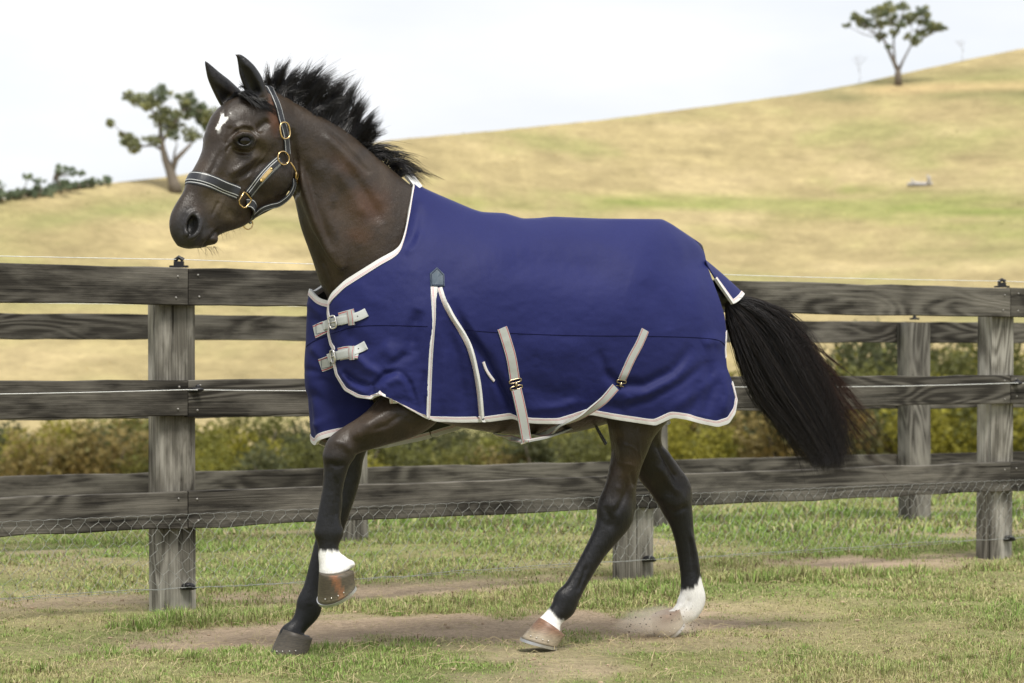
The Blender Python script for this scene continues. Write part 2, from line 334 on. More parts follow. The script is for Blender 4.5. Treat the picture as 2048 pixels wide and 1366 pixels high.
# ---- grass blades (nobody could count them)
def leaf_material(name, rough=.7, trans=.25):
    m = Mat(name, rough, .25); at = m.n('ShaderNodeAttribute', attribute_name='tint'); m.color(at.outputs['Color'])
    tr = m.n('ShaderNodeBsdfTranslucent'); m.l(at.outputs['Color'], tr.inputs['Color']); mx = m.n('ShaderNodeMixShader'); mx.inputs[0].default_value = trans
    out_ = m.t.nodes['Material Output']; m.l(m.b.outputs[0], mx.inputs[1]); m.l(tr.outputs[0], mx.inputs[2]); m.l(mx.outputs[0], out_.inputs['Surface']); return m.m
M['blade'] = leaf_material('grass_blade')
def blades(name, n, x0, x1, y0, y1, hmin, hmax, wd, seed, keep=1.0, clump=True, ydens=1.0, per=7, green=0.):
    r = np.random.default_rng(seed); Y = y0 + (y1 - y0) * r.random(n) ** ydens; X = (x0 + (x1 - x0) * r.random(n)) * (Y / y1 if y1 > 11.5 else 1)
    if clump:
        nc = n // per; c = r.integers(0, nc, n); cx_ = r.random(nc); cy_ = r.random(nc); Yc = y0 + (y1 - y0) * cy_ ** ydens; Xc = (x0 + (x1 - x0) * cx_) * (Yc / y1 if y1 > 11.5 else 1); s_ = r.random(n) < (.72 if per < 20 else 1.1)
        X = np.where(s_, Xc[c] + r.normal(0, .014 * Yc[c] / 9, n), X); Y = np.where(s_, Yc[c] + r.normal(0, .022 * Yc[c] / 9, n), Y)
    d = dirt_mask(X, Y); tall = fbm(X * 1.7 + 7, Y * 1.7, 3); ok = r.random(n) < (1.02 - 1.05 * d) * (.35 + .9 * smoothstep(.3, .62, tall)) * keep
    X, Y, d, tall = X[ok], Y[ok], d[ok], tall[ok]; n = len(X); H = (hmin + (hmax - hmin) * r.random(n) ** 1.6) * (.55 + .9 * smoothstep(.35, .7, tall)) * (1 - .5 * d)
    # longer grass at the foot of the near fence line, and tufts
    ln = np.abs(Y - (11.05 + .72 * (X - .55))); H *= 1 + .9 * np.exp(-(ln / .22) ** 2) * (tall > .45)
    a = r.uniform(0, 2 * math.pi, n); le = r.normal(0, .8, n) + .5; wdn = wd * r.uniform(.6, 1.4, n); Z = land_z(X, Y) - .004
    dx, dy = np.cos(a), np.sin(a); ox, oy = -dy, dx; V = np.zeros((n, 5, 3))
    for k, (h, wf) in enumerate(((0, 1.), (.55, .75))):
        bx = X + dx * le * H * h * h * .9; by = Y + dy * le * H * h * h * .9; bz = Z + H * h
        V[:, 2 * k, :] = np.stack([bx - ox * wdn * wf / 2, by - oy * wdn * wf / 2, bz], 1); V[:, 2 * k + 1, :] = np.stack([bx + ox * wdn * wf / 2, by + oy * wdn * wf / 2, bz], 1)
    V[:, 4, :] = np.stack([X + dx * le * H * .95, Y + dy * le * H * .95, Z + H * (.98 - .25 * np.minimum(np.abs(le), 1.6))], 1)
    b = np.arange(n) * 5; F = np.vstack([np.stack([b, b + 1, b + 3], 1), np.stack([b, b + 3, b + 2], 1), np.stack([b + 2, b + 3, b + 4], 1)])
    g1 = fbm(X * .9, Y * .9, 4) * .55 + fbm(X * 5, Y * 5, 3) * .2 + r.random(n) * .42; q = smoothstep(.38, .78, g1)[:, None]
    q = np.clip(q + green + .35 * smoothstep(11.5, 13.5, Y)[:, None], 0, 1); C = A([.47, .43, .21]) * (1 - q) + A([.24, .36, .085]) * q; br = r.random(n)[:, None]; C = np.where(br < .10, A([.48, .41, .25]), C); C = np.where(br > .88, A([.17, .12, .07]), C); C = C * r.uniform(.7, 1.25, (n, 1))
    o = mesh_obj(name, V.reshape(-1, 3), F, M['blade']); color_attr(o, 'tint', np.repeat(C, 5, 0)); o['kind'] = 'stuff'; return o
blades('grass', 520000, -2.3, 2.3, 6.9, 10.4, .006, .027, .0030, 21)
blades('grass', 170000, -3.6, 3.6, 10.4, 14.5, .012, .042, .0050, 22)
blades('grass', 110000, -5.6, 5.6, 14.5, 22.5, .02, .060, .011, 23)
blades('grass', 80000, -2.3, 2.3, 7.2, 11.5, .012, .040, .0034, 31, per=46, green=.25)
blades('grass', 26000, -2.3, 2.3, 7.2, 11.5, .018, .052, .0030, 32, per=60, green=.5)
# dry stalks, crumbs of earth
r_ = np.random.default_rng(9); mb = MB()
for k in range(1500):
    x, y = r_.uniform(-2.1, 2.2), 7.2 + 4.2 * r_.random() ** 1.3; L_ = .02 + .13 * r_.random() ** 3; a_ = r_.uniform(0, math.pi); z = float(land_z(x, y)) + .008; b_ = r_.normal(0, .02)
    mb.tube([(x, y, z + r_.random() * .01), (x + L_ / 2 * math.cos(a_), y + L_ / 2 * math.sin(a_), z + .012 + abs(b_) * .5), (x + L_ * math.cos(a_ + b_ * 8), y + L_ * math.sin(a_ + b_ * 8), z + r_.random() * .012)], [.0010, .0010, .0005], 3, False)
o = mb.build('straw', plain('dry_straw', (.50, .42, .24), .8, .2)); o['kind'] = 'stuff'
mb = MB()
for k in range(1100):
    x, y = r_.uniform(-2.2, 2.3), 7.3 + 4.5 * r_.random()
    if r_.random() > .25 + .75 * float(dirt_mask(x, y)): continue
    s_ = .002 + .008 * r_.random() ** 4; z = float(land_z(x, y)) + s_ * .3; mb.ellipsoid((x, y, z), (s_ * r_.uniform(.7, 1.4), s_ * r_.uniform(.7, 1.4), s_ * r_.uniform(.5, .9)), 5, 4)
o = mb.build('earth_crumbs', plain('dry_earth', (.42, .32, .22), .95, .1, 0, .3, 30)); o['kind'] = 'stuff'
def weed(x, y, s, n, seed, label):
    r = np.random.default_rng(seed); z0 = float(land_z(x, y)); mb = MB(); 
    for k in range(n):
        a = r.uniform(0, 6.28); l = s * r.uniform(.5, 1.1); el = r.uniform(.15, .9); d = A([math.cos(a) * math.cos(el), math.sin(a) * math.cos(el), math.sin(el)]); c = A([x, y, z0]) + A([r.normal(0, s * .35), r.normal(0, s * .35), 0]); side = np.cross(d, [0, 0, 1]); side /= np.linalg.norm(side); w_ = l * .20
        mb.add([c, c + d * l * .35 + side * w_, c + d * l * .75 + side * w_ * .8, c + d * l - A([0, 0, l * .15]), c + d * l * .75 - side * w_ * .8, c + d * l * .35 - side * w_], [[0, 1, 2, 3, 4, 5]])
    o = mb.build('weed', M['blade']); V = len(mb.V); color_attr(o, 'tint', np.tile(A([.17, .25, .07]), (V, 1)) * np.repeat(r.uniform(.7, 1.3, (V // 6, 1)), 6, 0)); return tag(o, label, 'weed', None)
weed(-1.12, 10.02, .035, 60, 1, 'dark green leafy weed beside the foot of the front left fence post'); weed(-1.55, 8.15, .035, 40, 4, 'small green weed in the short grass at the lower left')

# ------------------------------------------------------------------ fences
def board(name, parent, c, ux, L_, h, t, mat=None, seed=0, n=14):
    """a sawn board, slightly uneven along its edges, in its own coordinates (x along it)"""
    r = np.random.default_rng(seed); V = []; F = []
    for i in range(n + 1):
        x = -L_ / 2 + L_ * i / n; e1, e2, e3 = r.normal(0, .0022), r.normal(0, .0022), r.normal(0, .0014); b = .004
        for (y, z) in ((-t / 2 + b, -h / 2 + e1), (-t / 2, -h / 2 + b + e1), (-t / 2, h / 2 - b + e2), (-t / 2 + b, h / 2 + e2), (t / 2 - b, h / 2 + e2), (t / 2, h / 2 - b), (t / 2, -h / 2 + b), (t / 2 - b, -h / 2 + e1)): V.append((x, y + e3, z))
    for i in range(n):
        for k in range(8): F.append([i * 8 + k, i * 8 + (k + 1) % 8, i * 8 + 8 + (k + 1) % 8, i * 8 + 8 + k])
    F.append(list(range(8))[::-1]); F.append([n * 8 + k for k in range(8)])
    o = mesh_obj(name, V, F, mat or M['rail'], parent, smooth=False); o.location = c; o.rotation_euler = (0, 0, math.atan2(ux[1], ux[0])); return o
def post(parent, c, h, w_, d, seed, mat=None, name='post'):
    r = np.random.default_rng(seed); n = 26; m_ = 12; V = []; F = []; rad = 1 + r.normal(0, .018, n); cr = int(r.integers(n))
    for j in range(m_ + 1):
        z = -.06 + (h + .06) * j / m_
        for i in range(n):
            q = 2 * math.pi * i / n; cx_, sy_ = math.cos(q), math.sin(q); k = (abs(cx_) ** 5 + abs(sy_) ** 5) ** -.2; kk_ = k * rad[i] * (1 + r.normal(0, .004)) * (1 - .11 * (i == cr) - .08 * (i == (cr + 9) % n) - .09 * (i == (cr + 16) % n)); V.append((w_ / 2 * cx_ * kk_, d / 2 * sy_ * kk_, z))
    for j in range(m_):
        for i in range(n): F.append([j * n + i, j * n + (i + 1) % n, (j + 1) * n + (i + 1) % n, (j + 1) * n + i])
    F.append(list(range(n))[::-1]); F.append([m_ * n + i for i in range(n)])
    o = mesh_obj(name, V, F, mat or M['post'], parent, smooth=False); o.location = c; o.rotation_euler = (r.normal(0, .006), r.normal(0, .008), FANG); return o
class Fence:
    def __init__(s, name, origin, dirv_, label, cat='fence'):
        s.d = A([dirv_[0], dirv_[1], 0]); s.d /= np.linalg.norm(s.d); s.nrm = A([s.d[1], -s.d[0], 0]); s.o = A([origin[0], origin[1], 0]); s.root = empty(name, s.o); tag(s.root, label, cat)
    def at(s, x, off, z): return tuple(s.d * x + s.nrm * off + A([0, 0, z]))          # local to the root; off > 0 is towards the camera
    def add(s, mb, name, mat, smooth=True): return mb.build(name, mat, s.root, smooth)
p1 = A([(345 - CX) / FPX * 10.26, 10.26]); p3 = A([(1988 - CX) / FPX * 13.1, 13.1]); fdir = p3 - p1; span = np.linalg.norm(fdir) / 2; FANG = math.atan2(fdir[1], fdir[0])
f1 = Fence('rail_fence', p1, fdir, 'dark weathered three rail timber fence with wire netting right behind the horse')
gz1 = lambda x: float(land_z(*(f1.o + f1.d * x)[:2]))
xs_posts = [(-1) * span, 0, span, 2 * span, 3 * span]
for i, x in enumerate(xs_posts):
    c = f1.at(x, 0, 0); post(f1.root, (c[0], c[1], gz1(x) - .02), 1.385 - gz1(x), .178, .12, 40 + i)
OFF = .06 + .021
for r_i, (zt, hh) in enumerate(((1.402, .152), (.946, .150), (.492, .152))):
    for i in range(-1, 3):
        x0, x1 = i * span + (.02 if r_i != 1 else .02), (i + 1) * span + .016
        c = f1.at((x0 + x1) / 2, OFF, zt - hh / 2 + .0); b = board('rail', f1.root, c, f1.d, x1 - x0, hh, .038, seed=r_i * 10 + i + 5); b.rotation_euler[1] = float(rng.normal(0, .0008))
        for (xe, sgn) in ((x0, 1), (x1, -1)):
            for dz in (-.045, .045):
                m = MB(); cc = f1.at(xe + sgn * .045 + float(rng.normal(0, .006)), OFF + .020, zt - hh / 2 + dz + float(rng.normal(0, .006))); m.ellipsoid(cc, (.0055, .0035, .0055), 7, 4); f1.add(m, 'nail', M['nail'])
# cap strip look: pale dry top edges come from the sky; electric wires and insulators
def cable(f, pts, r_, mat, name, twist=False):
    m = MB(); m.tube(pts, r_, 5); return f.add(m, name, mat)
for i, x in enumerate(xs_posts):
    m = MB(); c = A(f1.at(x + .0, .055, 1.404)); m.box(c + [0, 0, .004], .075, .035, .008); m.box(c + [0, 0, .016], .040, .030, .018); m.tube([c + A([-.018, 0, .026]), c + A([0, 0, .042]), c + A([.018, 0, .030])], [.010, .008, .010], 8); f1.add(m, 'top_insulator', M['black_plastic'], False)
    m = MB(); c = A(f1.at(x + .05, OFF + .032, .905)); m.ellipsoid(c, (.030, .014, .011), 10, 6); m.ellipsoid(c + A([-.025, 0, -.004]), (.018, .010, .006), 8, 5); m.ellipsoid(c + [.005, .0, .010], (.010, .010, .012), 8, 5); f1.add(m, 'rail_insulator', M['black_plastic'])
    m = MB(); c = A(f1.at(x + .03, .068 + .012, .105 + gz1(x))); m.ellipsoid(c, (.030, .022, .016), 10, 6); m.ellipsoid(c + [0, 0, .006], (.018, .028, .010), 8, 5); m.ellipsoid(c + [.0, .0, -.008], (.036, .012, .008), 8, 5); f1.add(m, 'foot_insulator', M['black_plastic'])
def sagline(f, off, zs, sag, r_, mat, name, n=40):
    pts = []
    for i in range(len(xs_posts) - 1):
        for k in range(10): t = k / 10; x = xs_posts[i] + span * t; pts.append(f.at(x, off, zs(x) - sag * 4 * t * (1 - t)))
    return cable(f, pts, r_, mat, name)
sagline(f1, .055, lambda x: 1.437, .006, .0014, M['white_wire'], 'top_wire'); sagline(f1, OFF + .045, lambda x: .905, .012, .0016, M['white_wire'], 'rail_wire'); 
fw = [f1.at(xs_posts[0] + 4 * span * k / 160, OFF + .012 + .0018 * math.sin(k * 1.9), .100 + gz1(xs_posts[0] + 4 * span * k / 160) * .6 + .0018 * math.cos(k * 1.9)) for k in range(161)]; cable(f1, fw, .0015, M['wire'], 'foot_wire')
# hexagonal netting: real wires on the face of the lowest rail
m = MB(); hw, hh_ = .058, .050; zt, zb = .396, .105; off = OFF + .024; x = xs_posts[0]; rr = np.random.default_rng(31); ncol = int(4 * span / hw); nrow = int((zt - zb) / (hh_ * .75)) + 1; nodes = {}
def nd(i, j, k):
    key = (i, j, k)
    if key not in nodes:
        xx = xs_posts[0] + (i + .5 * (j % 2)) * hw + (0 if k == 0 else 0); zz = zt - j * hh_ * .80 - (0 if k == 0 else hh_ * .30)
        sag_ = .014 * math.sin(math.pi * ((xx - xs_posts[0]) % span) / span) * (j / nrow) ; o_ = off + (.010 + .012 * math.sin(xx * 3.1 + j)) * min(1, j / 2)*.6 if j > 1 else off
        nodes[key] = A(f1.at(xx + rr.normal(0, .0035), o_, max(zz, zb - .004) - sag_ + rr.normal(0, .003)))
    return nodes[key]
for j in range(nrow + 1):
    for i in range(ncol):
        a, b = nd(i, j, 0), nd(i, j, 1); m.tube([a, b], .0012, 3, False)                     # twisted upright
        if j < nrow:
            nb1 = nd(i if j % 2 == 0 else i + 1, j + 1, 0); nb0 = nd(i - 1 if j % 2 == 0 else i, j + 1, 0)
            m.tube([b, nb1], .0009, 3, False); m.tube([b, nb0], .0009, 3, False)
    if j == 0: m.tube([f1.at(xs_posts[0] + hw * k * .5, off, zt + (.004 if k % 2 else 0)) for k in range(2 * ncol)], .0012, 3)
nt_ = f1.add(m, 'wire_netting', M['wire']); nt_['kind'] = 'stuff'
# the rear fence across the lane
q1, q2 = A([-.914, 14.1]), A([2.60, 16.15]); d2 = q2 - q1; sp2 = np.linalg.norm(d2) / 2
f2 = Fence('rail_fence', q1, d2, 'grey timber fence of thinner rails across the lane, behind the front fence')
FANG = math.atan2(d2[1], d2[0]); xs2 = [-2 * sp2, -sp2, 0, sp2, 2 * sp2, 3 * sp2]
for i, x in enumerate(xs2):
    if i == 1: continue
    g = float(land_z(*(f2.o + f2.d * x)[:2])); c = f2.at(x, 0, 0); post(f2.root, (c[0], c[1], g - .02), 1.285 - g, .185, .15, 80 + i, M['old_post'])
    m = MB(); c = A(f2.at(x, 0, 1.29)); m.box(c, .06, .03, .012); m.tube([c, c + A([0, 0, .03])], [.014, .009], 7); f2.add(m, 'top_insulator', M['black_plastic'])
for r_i, (zt_, hh2) in enumerate(((1.272, .138), (.845, .138), (.412, .138))):
    for i in range(-2, 3):
        c = f2.at((i + .5) * sp2, .075 + .02 + (.075 if False else 0), zt_ - hh2 / 2); off_ = -.095 if True else .095
        c = f2.at((i + .5) * sp2, off_, zt_ - hh2 / 2); board('rail', f2.root, c, f2.d, sp2 - .006, hh2, .036, seed=70 + r_i * 10 + i)
cable(f2, [f2.at(xs2[0], 0, 1.325), f2.at(xs2[-1], 0, 1.325)], .0014, M['white_wire'], 'top_wire')

# ------------------------------------------------------------------ trees and shrubs
ORD = ['first', 'second', 'third', 'fourth', 'fifth', 'sixth', 'seventh', 'eighth', 'ninth', 'tenth', 'eleventh', 'twelfth', 'thirteenth', 'fourteenth', 'fifteenth', 'sixteenth', 'seventeenth', 'eighteenth', 'nineteenth', 'twentieth'] + ['%d%s' % (n, 'st' if n % 10 == 1 else 'nd' if n % 10 == 2 else 'rd' if n % 10 == 3 else 'th') for n in range(21, 40)]
def bark(name, c): return plain(name, c, .9, .1, 0, .3, 6, .5)
M['bark'] = bark('grey_gum_bark', (.17, .145, .12)); M['leaf'] = leaf_material('foliage', .6, .45)
def leafcloud(name, cs, dens, size, tint, seed, parent, mat='leaf', flat=.8):
    """small leaf faces through the volume of uneven clumps; cs rows x,y,z,r"""
    r = np.random.default_rng(seed); Vs, Cs = [], []
    for (x, y, z, R) in cs:
        n = max(40, int(dens * R * R)); d = r.normal(0, 1, (n, 3)); d /= np.linalg.norm(d, axis=1)[:, None]; rad = R * r.random(n) ** .45 * (1 + .35 * (fbm(d[:, 0] * 2.5 + x, d[:, 2] * 2.5 + d[:, 1] + z, 3) - .5) * 2)
        p = A([x, y, z]) + d * rad[:, None] * [1, 1, flat]; a = r.normal(0, 1, (n, 3)); a /= np.linalg.norm(a, axis=1)[:, None]; b = np.cross(a, r.normal(0, 1, (n, 3))); b /= np.linalg.norm(b, axis=1)[:, None]; s = size * r.uniform(.5, 1.4, (n, 1))
        Vs.append(np.stack([p - a * s * .5, p + b * s * .32, p + a * s * .5, p - b * s * .32], 1)); t = A(tint[r.integers(len(tint))]) if r.random() < .6 else A(tint[0]); Cs.append(np.repeat(t * r.uniform(.65, 1.35, (n, 1)), 4, 0))
    V = np.concatenate(Vs).reshape(-1, 3); F = np.arange(len(V)).reshape(-1, 4); o = mesh_obj(name, V, F, M[mat], parent, False); color_attr(o, 'tint', np.concatenate(Cs)); return o
def hill_at(px_, py_):
    u = (px_ - CX) / FPX; s, Yr = crest(u); Ys = np.linspace(165, float(Yr), 400); z = land_z(u * Ys, Ys); py = HY - (z - EYE) / Ys * FPX; i = int(np.argmin(np.abs(py - py_))); return float(u * Ys[i]), float(Ys[i]), float(z[i])
def tree(name, label, base, trunks, clumps, dens, size, tint, seed, group=None, mat='bark'):
    r = np.random.default_rng(seed); bx, by, bz = hill_at(*base); root = empty(name, (bx, by, bz)); tag(root, label, 'tree', group); sc_ = by / FPX
    def loc(px_, py_, d=0.): return ((px_ - base[0]) * sc_, d, (base[1] - py_) * sc_)
    m = MB()
    for path in trunks: m.tube([loc(p[0], p[1], p[3] if len(p) > 3 else 0) for p in path], [p[2] * sc_ / 2 for p in path], 8)
    ends = [loc(p[-1][0], p[-1][1], 0) for p in trunks]; cs = []
    for (x, y, R) in clumps:
        dd = r.normal(0, 1.1); c = loc(x, y, dd); e = ends[int(np.argmin([np.hypot(c[0] - e[0], c[2] - e[2]) for e in ends]))]; mid_ = ((c[0] + e[0]) / 2 + r.normal(0, .2), (c[1] + e[1]) / 2, (c[2] + e[2]) / 2 - .25); m.tube([e, mid_, c], [.10, .07, .03], 5)
        cs.append((*c, R * sc_ * 1.05)); 
        for k in range(5): a = r.uniform(0, 6.28); cs.append((c[0] + math.cos(a) * R * sc_ * 1.05, c[1] + r.normal(0, .6), c[2] + math.sin(a) * R * sc_ * .75, R * sc_ * r.uniform(.3, .6)))
    m.build('trunk', M[mat], root); leafcloud('crown', cs, dens, size, tint, seed + 1, root); return root
gum = [(.28, .30, .16), (.24, .28, .16), (.36, .37, .18), (.19, .23, .14)]
tree('gum_tree', 'spreading gum tree with a bent grey trunk on the hill left of the horse head', (348, 384), [[(352, 386, 30), (347, 365, 22), (340, 340, 19), (331, 318, 15), (326, 298, 11), (322, 272, 8)], [(342, 345, 14), (352, 318, 11), (368, 302, 8), (382, 288, 6)], [(326, 300, 8), (308, 290, 5), (285, 292, 4)], [(322, 275, 8), (318, 240, 5), (300, 215, 4)], [(324, 285, 7), (345, 250, 5), (372, 215, 4)], [(345, 352, 7), (346, 325, 5), (350, 300, 4)]],
     [(262, 196, 13), (283, 203, 20), (325, 190, 19), (302, 208, 16), (370, 200, 18), (385, 218, 20), (325, 238, 24), (345, 252, 18), (402, 228, 17), (428, 226, 15), (410, 246, 14), (225, 247, 9), (252, 272, 15), (266, 286, 17), (306, 280, 14), (382, 268, 17), (350, 272, 11), (268, 300, 11), (360, 232, 10), (446, 232, 12)], 260, .34, gum, 5)
tree('gum_tree', 'flat topped gum tree with a thin forked trunk at the top right of the hill', (1797, 171), [[(1797, 173, 16), (1796, 150, 13), (1796, 140, 11)], [(1796, 142, 10), (1788, 125, 8), (1777, 102, 6), (1768, 80, 5)], [(1797, 142, 7), (1808, 118, 4), (1824, 88, 3)], [(1790, 128, 5), (1788, 100, 4), (1787, 75, 3)]],
     [(1712, 38, 10.1), (1734, 44, 11.7), (1694, 51, 5.5), (1752, 24, 14.0), (1775, 22, 15.6), (1787, 38, 13.3), (1763, 46, 10.9), (1808, 14, 10.9), (1825, 34, 14.0), (1843, 26, 13.3), (1851, 46, 13.3), (1872, 56, 10.1), (1885, 57, 7.0), (1764, 72, 9.4), (1788, 68, 8.6), (1828, 84, 10.9), (1840, 68, 9.4), (1772, 96, 5.5), (1722, 40, 9.4), (1800, 52, 7.8), (1862, 62, 9.4), (1812, 76, 7.0)], 230, .38, gum, 15)
def bare_tree(px_, py_, h, label, seed):
    bx, by, bz = hill_at(px_, py_); root = empty('bare_tree', (bx, by, bz)); tag(root, label, 'tree'); r = np.random.default_rng(seed); m = MB(); sc_ = by / FPX
    def br(p, d, L_, r0, dep):
        q = p + d * L_; m.tube([p, (p + q) / 2 + r.normal(0, .05, 3) * L_, q], [r0, r0 * .8, r0 * .6], 4)
        if dep:
            for k in range(3): dd = d + r.normal(0, .38, 3) * [1, .6, .5]; dd /= np.linalg.norm(dd); br(q, dd, L_ * r.uniform(.6, .85), r0 * .6, dep - 1)
    br(A([0, 0, 0.]), A([.05, 0, 1.]), h * sc_ * .34, .055, 3); m.build('trunk', M['pale_bark'], root)
M['pale_bark'] = bark('pale_dead_wood', (.42, .41, .42)); bare_tree(1718, 158, 62, 'faint bare sapling on the skyline left of the top right gum tree', 3); bare_tree(1925, 118, 48, 'thin leafless sapling on the skyline right of the top right gum tree', 8)
# low trees along the left skyline
for i, (x, y, cl_, lab) in enumerate([(4, 398, [(2, 375, 13), (8, 388, 12)], 'dark conifer cut by the left edge of the picture'), (40, 395, [(32, 388, 9), (48, 384, 10), (60, 356, 7), (62, 378, 8)], 'small dark tree on the skyline, second clump from the left edge'), (82, 392, [(80, 380, 11), (82, 362, 7), (96, 384, 10), (70, 386, 9)], 'pointed dark tree on the left skyline'),
        (122, 385, [(110, 350, 9), (122, 338, 9), (140, 344, 10), (160, 346, 6), (118, 366, 8), (135, 372, 10), (106, 374, 9)], 'tall open tree standing highest on the left skyline'), (158, 376, [(150, 370, 7), (165, 366, 6), (178, 364, 5)], 'low shrubby tree at the foot of the open tree on the skyline'), (215, 364, [(213, 359, 7), (222, 362, 5)], 'single small round bush on the skyline left of the big gum tree')]):
    tree('skyline_tree', lab, (x, y + 2), [[(x, y + 3, 4), (x, y - 8, 3), (cl_[0][0], cl_[0][1], 2)]], cl_, 130, .34, [(.24, .30, .20), (.20, .26, .18), (.30, .36, .24)], 100 + i)
for i, x in enumerate(range(-12, 200, 17)):
    y = np.interp(x, [0, 100, 200], [398, 382, 367]); tree('skyline_tree', f'{ORD[i]} from the left of the low dark bushes joining up along the left skyline', (x, y + 3), [[(x, y + 3, 2), (x, y - 4, 1.5)]], [(x - 5, y - 3, 5 + 3 * (i % 3 == 0)), (x + 5, y - 4 - 3 * (i % 2), 6)], 90, .34, [(.24, .29, .20), (.30, .35, .24)], 400 + i, 'low bushes along the left skyline')
r_ = np.random.default_rng(55); n = 5000; Yh = r_.uniform(170, 430, n); uh = r_.uniform(-.27, .27, n); s_c, Y_c = crest(uh); ok = Yh < Y_c + 2; Yh, uh = Yh[ok], uh[ok]; Xh = uh * Yh; Zh = land_z(Xh, Yh); n = len(Xh); hs = r_.uniform(.04, .12, n) * (.5 + fbm(Xh * .05, Yh * .05, 3)); wsz = hs * r_.uniform(.9, 2.2, n)
pts = []
for k in range(3):
    a = r_.uniform(0, 3.14, n); dx, dy = np.cos(a) * wsz / 2, np.sin(a) * wsz / 2; pts.append(np.stack([np.stack([Xh - dx, Yh - dy, Zh - .05], 1), np.stack([Xh + dx, Yh + dy, Zh - .05], 1), np.stack([Xh + dx * .4, Yh + dy * .4, Zh + hs], 1), np.stack([Xh - dx * .6, Yh - dy * .6, Zh + hs * .8], 1)], 1))
V = np.stack(pts, 1).reshape(-1, 3); o = mesh_obj('dry_tufts', V, np.arange(len(V)).reshape(-1, 4), M['blade'], None, False); gq = fbm(Xh * .035 + 3, Yh * .05 + 1, 5)[:, None]; tc_ = (A([.46, .37, .19]) * (gq < .52) + A([.26, .27, .11]) * (gq >= .52)) * r_.uniform(.95, 1.5, (n, 1)); color_attr(o, 'tint', np.repeat(tc_, 12, 0)); o['kind'] = 'stuff'
# dead wood lying on the slope
bx, by, bz = hill_at(1838, 372); root = empty('fallen_log', (bx, by, bz)); tag(root, 'pale grey fallen log with stubs lying on the dry slope at the right', 'log'); m = MB(); m.tube([(-1.5, 0, .25), (-.6, .1, .35), (.5, 0, .3), (1.7, .1, .4)], [.18, .28, .25, .2], 8); m.build('log', M['pale_bark'], root)
m = MB(); m.tube([(-.7, 0, .3), (-.9, 0, 1.0)], [.2, .1], 6); m.build('stub', M['pale_bark'], root); m = MB(); m.tube([(1.2, 0, .3), (1.3, 0, 1.2), (1.0, 0, 1.5)], [.25, .2, .08], 6); m.build('stub', M['pale_bark'], root) 
# shrubs in the gully: a few made in full, the others copies of them
tints = [[(.15, .155, .045), (.12, .125, .04), (.19, .18, .05)], [(.27, .25, .04), (.20, .20, .045)], [(.22, .16, .055), (.16, .145, .05), (.24, .19, .07)], [(.10, .11, .050), (.14, .14, .06)]]
words = ['olive green', 'yellow green', 'brown tinged', 'dark green']
protos = []
def make_shrub(tk, h, seed, name):
    r = np.random.default_rng(seed); root = empty(name, (0, 0, 0)); m = MB(); cs = []
    for k in range(5): a = r.uniform(0, 6.28); e = A([math.cos(a) * h * .26, math.sin(a) * h * .22, h * r.uniform(.35, .7)]); m.tube([(0, 0, -.3), tuple(e * .5 + [0, 0, .1]), tuple(e)], [.07 * h / 4, .05 * h / 4, .02], 5); cs.append((*e, h * r.uniform(.18, .27)))
    for k in range(11): a = r.uniform(0, 6.28); q = r.random() ** .6; cs.append((math.cos(a) * h * .42 * q, math.sin(a) * h * .36 * q, h * r.uniform(.15, .86) * (1 - .25 * q), h * r.uniform(.10, .20)))
    m.build('stem', M['bark'], root); leafcloud('crown', cs, 260 * (4 / h) ** 1.1, .20 * (h / 4) ** .5, tints[tk], seed + 9, root, flat=1.0); return root
def copy_tree(o):
    c = o.copy(); col.objects.link(c)
    for ch_ in o.children: k = ch_.copy(); col.objects.link(k); k.parent = c
    return c
kinds = {}; r = np.random.default_rng(77)
def place_shrub(tk, v, X, Y, h, tall, place):
    base_h = 8. if tall else 4.; key = (tk, v, tall); nm = 'bushy_tree' if tall else 'shrub'
    if key not in kinds: o = make_shrub(tk, base_h, 300 + tk * 7 + v + (50 if tall else 0), nm); kinds[key] = o
    else: o = copy_tree(kinds[key]); o.name = nm
    o.location = (X, Y, float(land_z(X, Y)) - .1); s = h / base_h; o.scale = (s * r.uniform(.9, 1.25), s, s); o.rotation_euler = (0, 0, r.uniform(0, 6.28))
    tag(o, place, 'tree' if tall else 'shrub', 'trees in the thicket beyond the fences' if tall else 'shrubs in the gully beyond the fences')
rown = ['nearest', 'middle', 'farthest']
for row, step in ((0, 112), (1, 104), (2, 100)):
    k_ = 0
    for x in np.arange(-30 + row * 31, 1180, step):
        Y = 124 + row * 12 + r.uniform(-4, 4); px_ = x + r.uniform(-22, 22); h = r.uniform(3.7, 5.9); tk = int(r.choice(4, p=[.38, .28, .12, .22]))
        if 470 < px_ < 600 or 300 < px_ < 370: h *= 1.06
        place_shrub(tk, int(r.integers(2)), (px_ - CX) / FPX * Y, Y, h, False, f'{words[tk]} shrub, {ORD[k_]} from the left in the {rown[row]} row of the gully'); k_ += 1
for row in range(3):
    k_ = 0
    for x in np.arange(1180 + 25 * row, 2120, 96):
        Y = 112 + row * 14 + r.uniform(-4, 4); px_ = x + r.uniform(-26, 26); h = np.interp(px_, [1180, 1500, 1640, 2050], [7.0, 9.3, 11.2, 11.6]) * r.uniform(.86, 1.06) - (.9 * (2 - row)); tk = int(r.choice(4, p=[.26, .26, .20, .28]))
        place_shrub(tk, int(r.integers(2)), (px_ - CX) / FPX * Y, Y, h, True, f'{words[tk]} tree, {ORD[k_]} from the left in the {rown[row]} row of the thicket'); k_ += 1
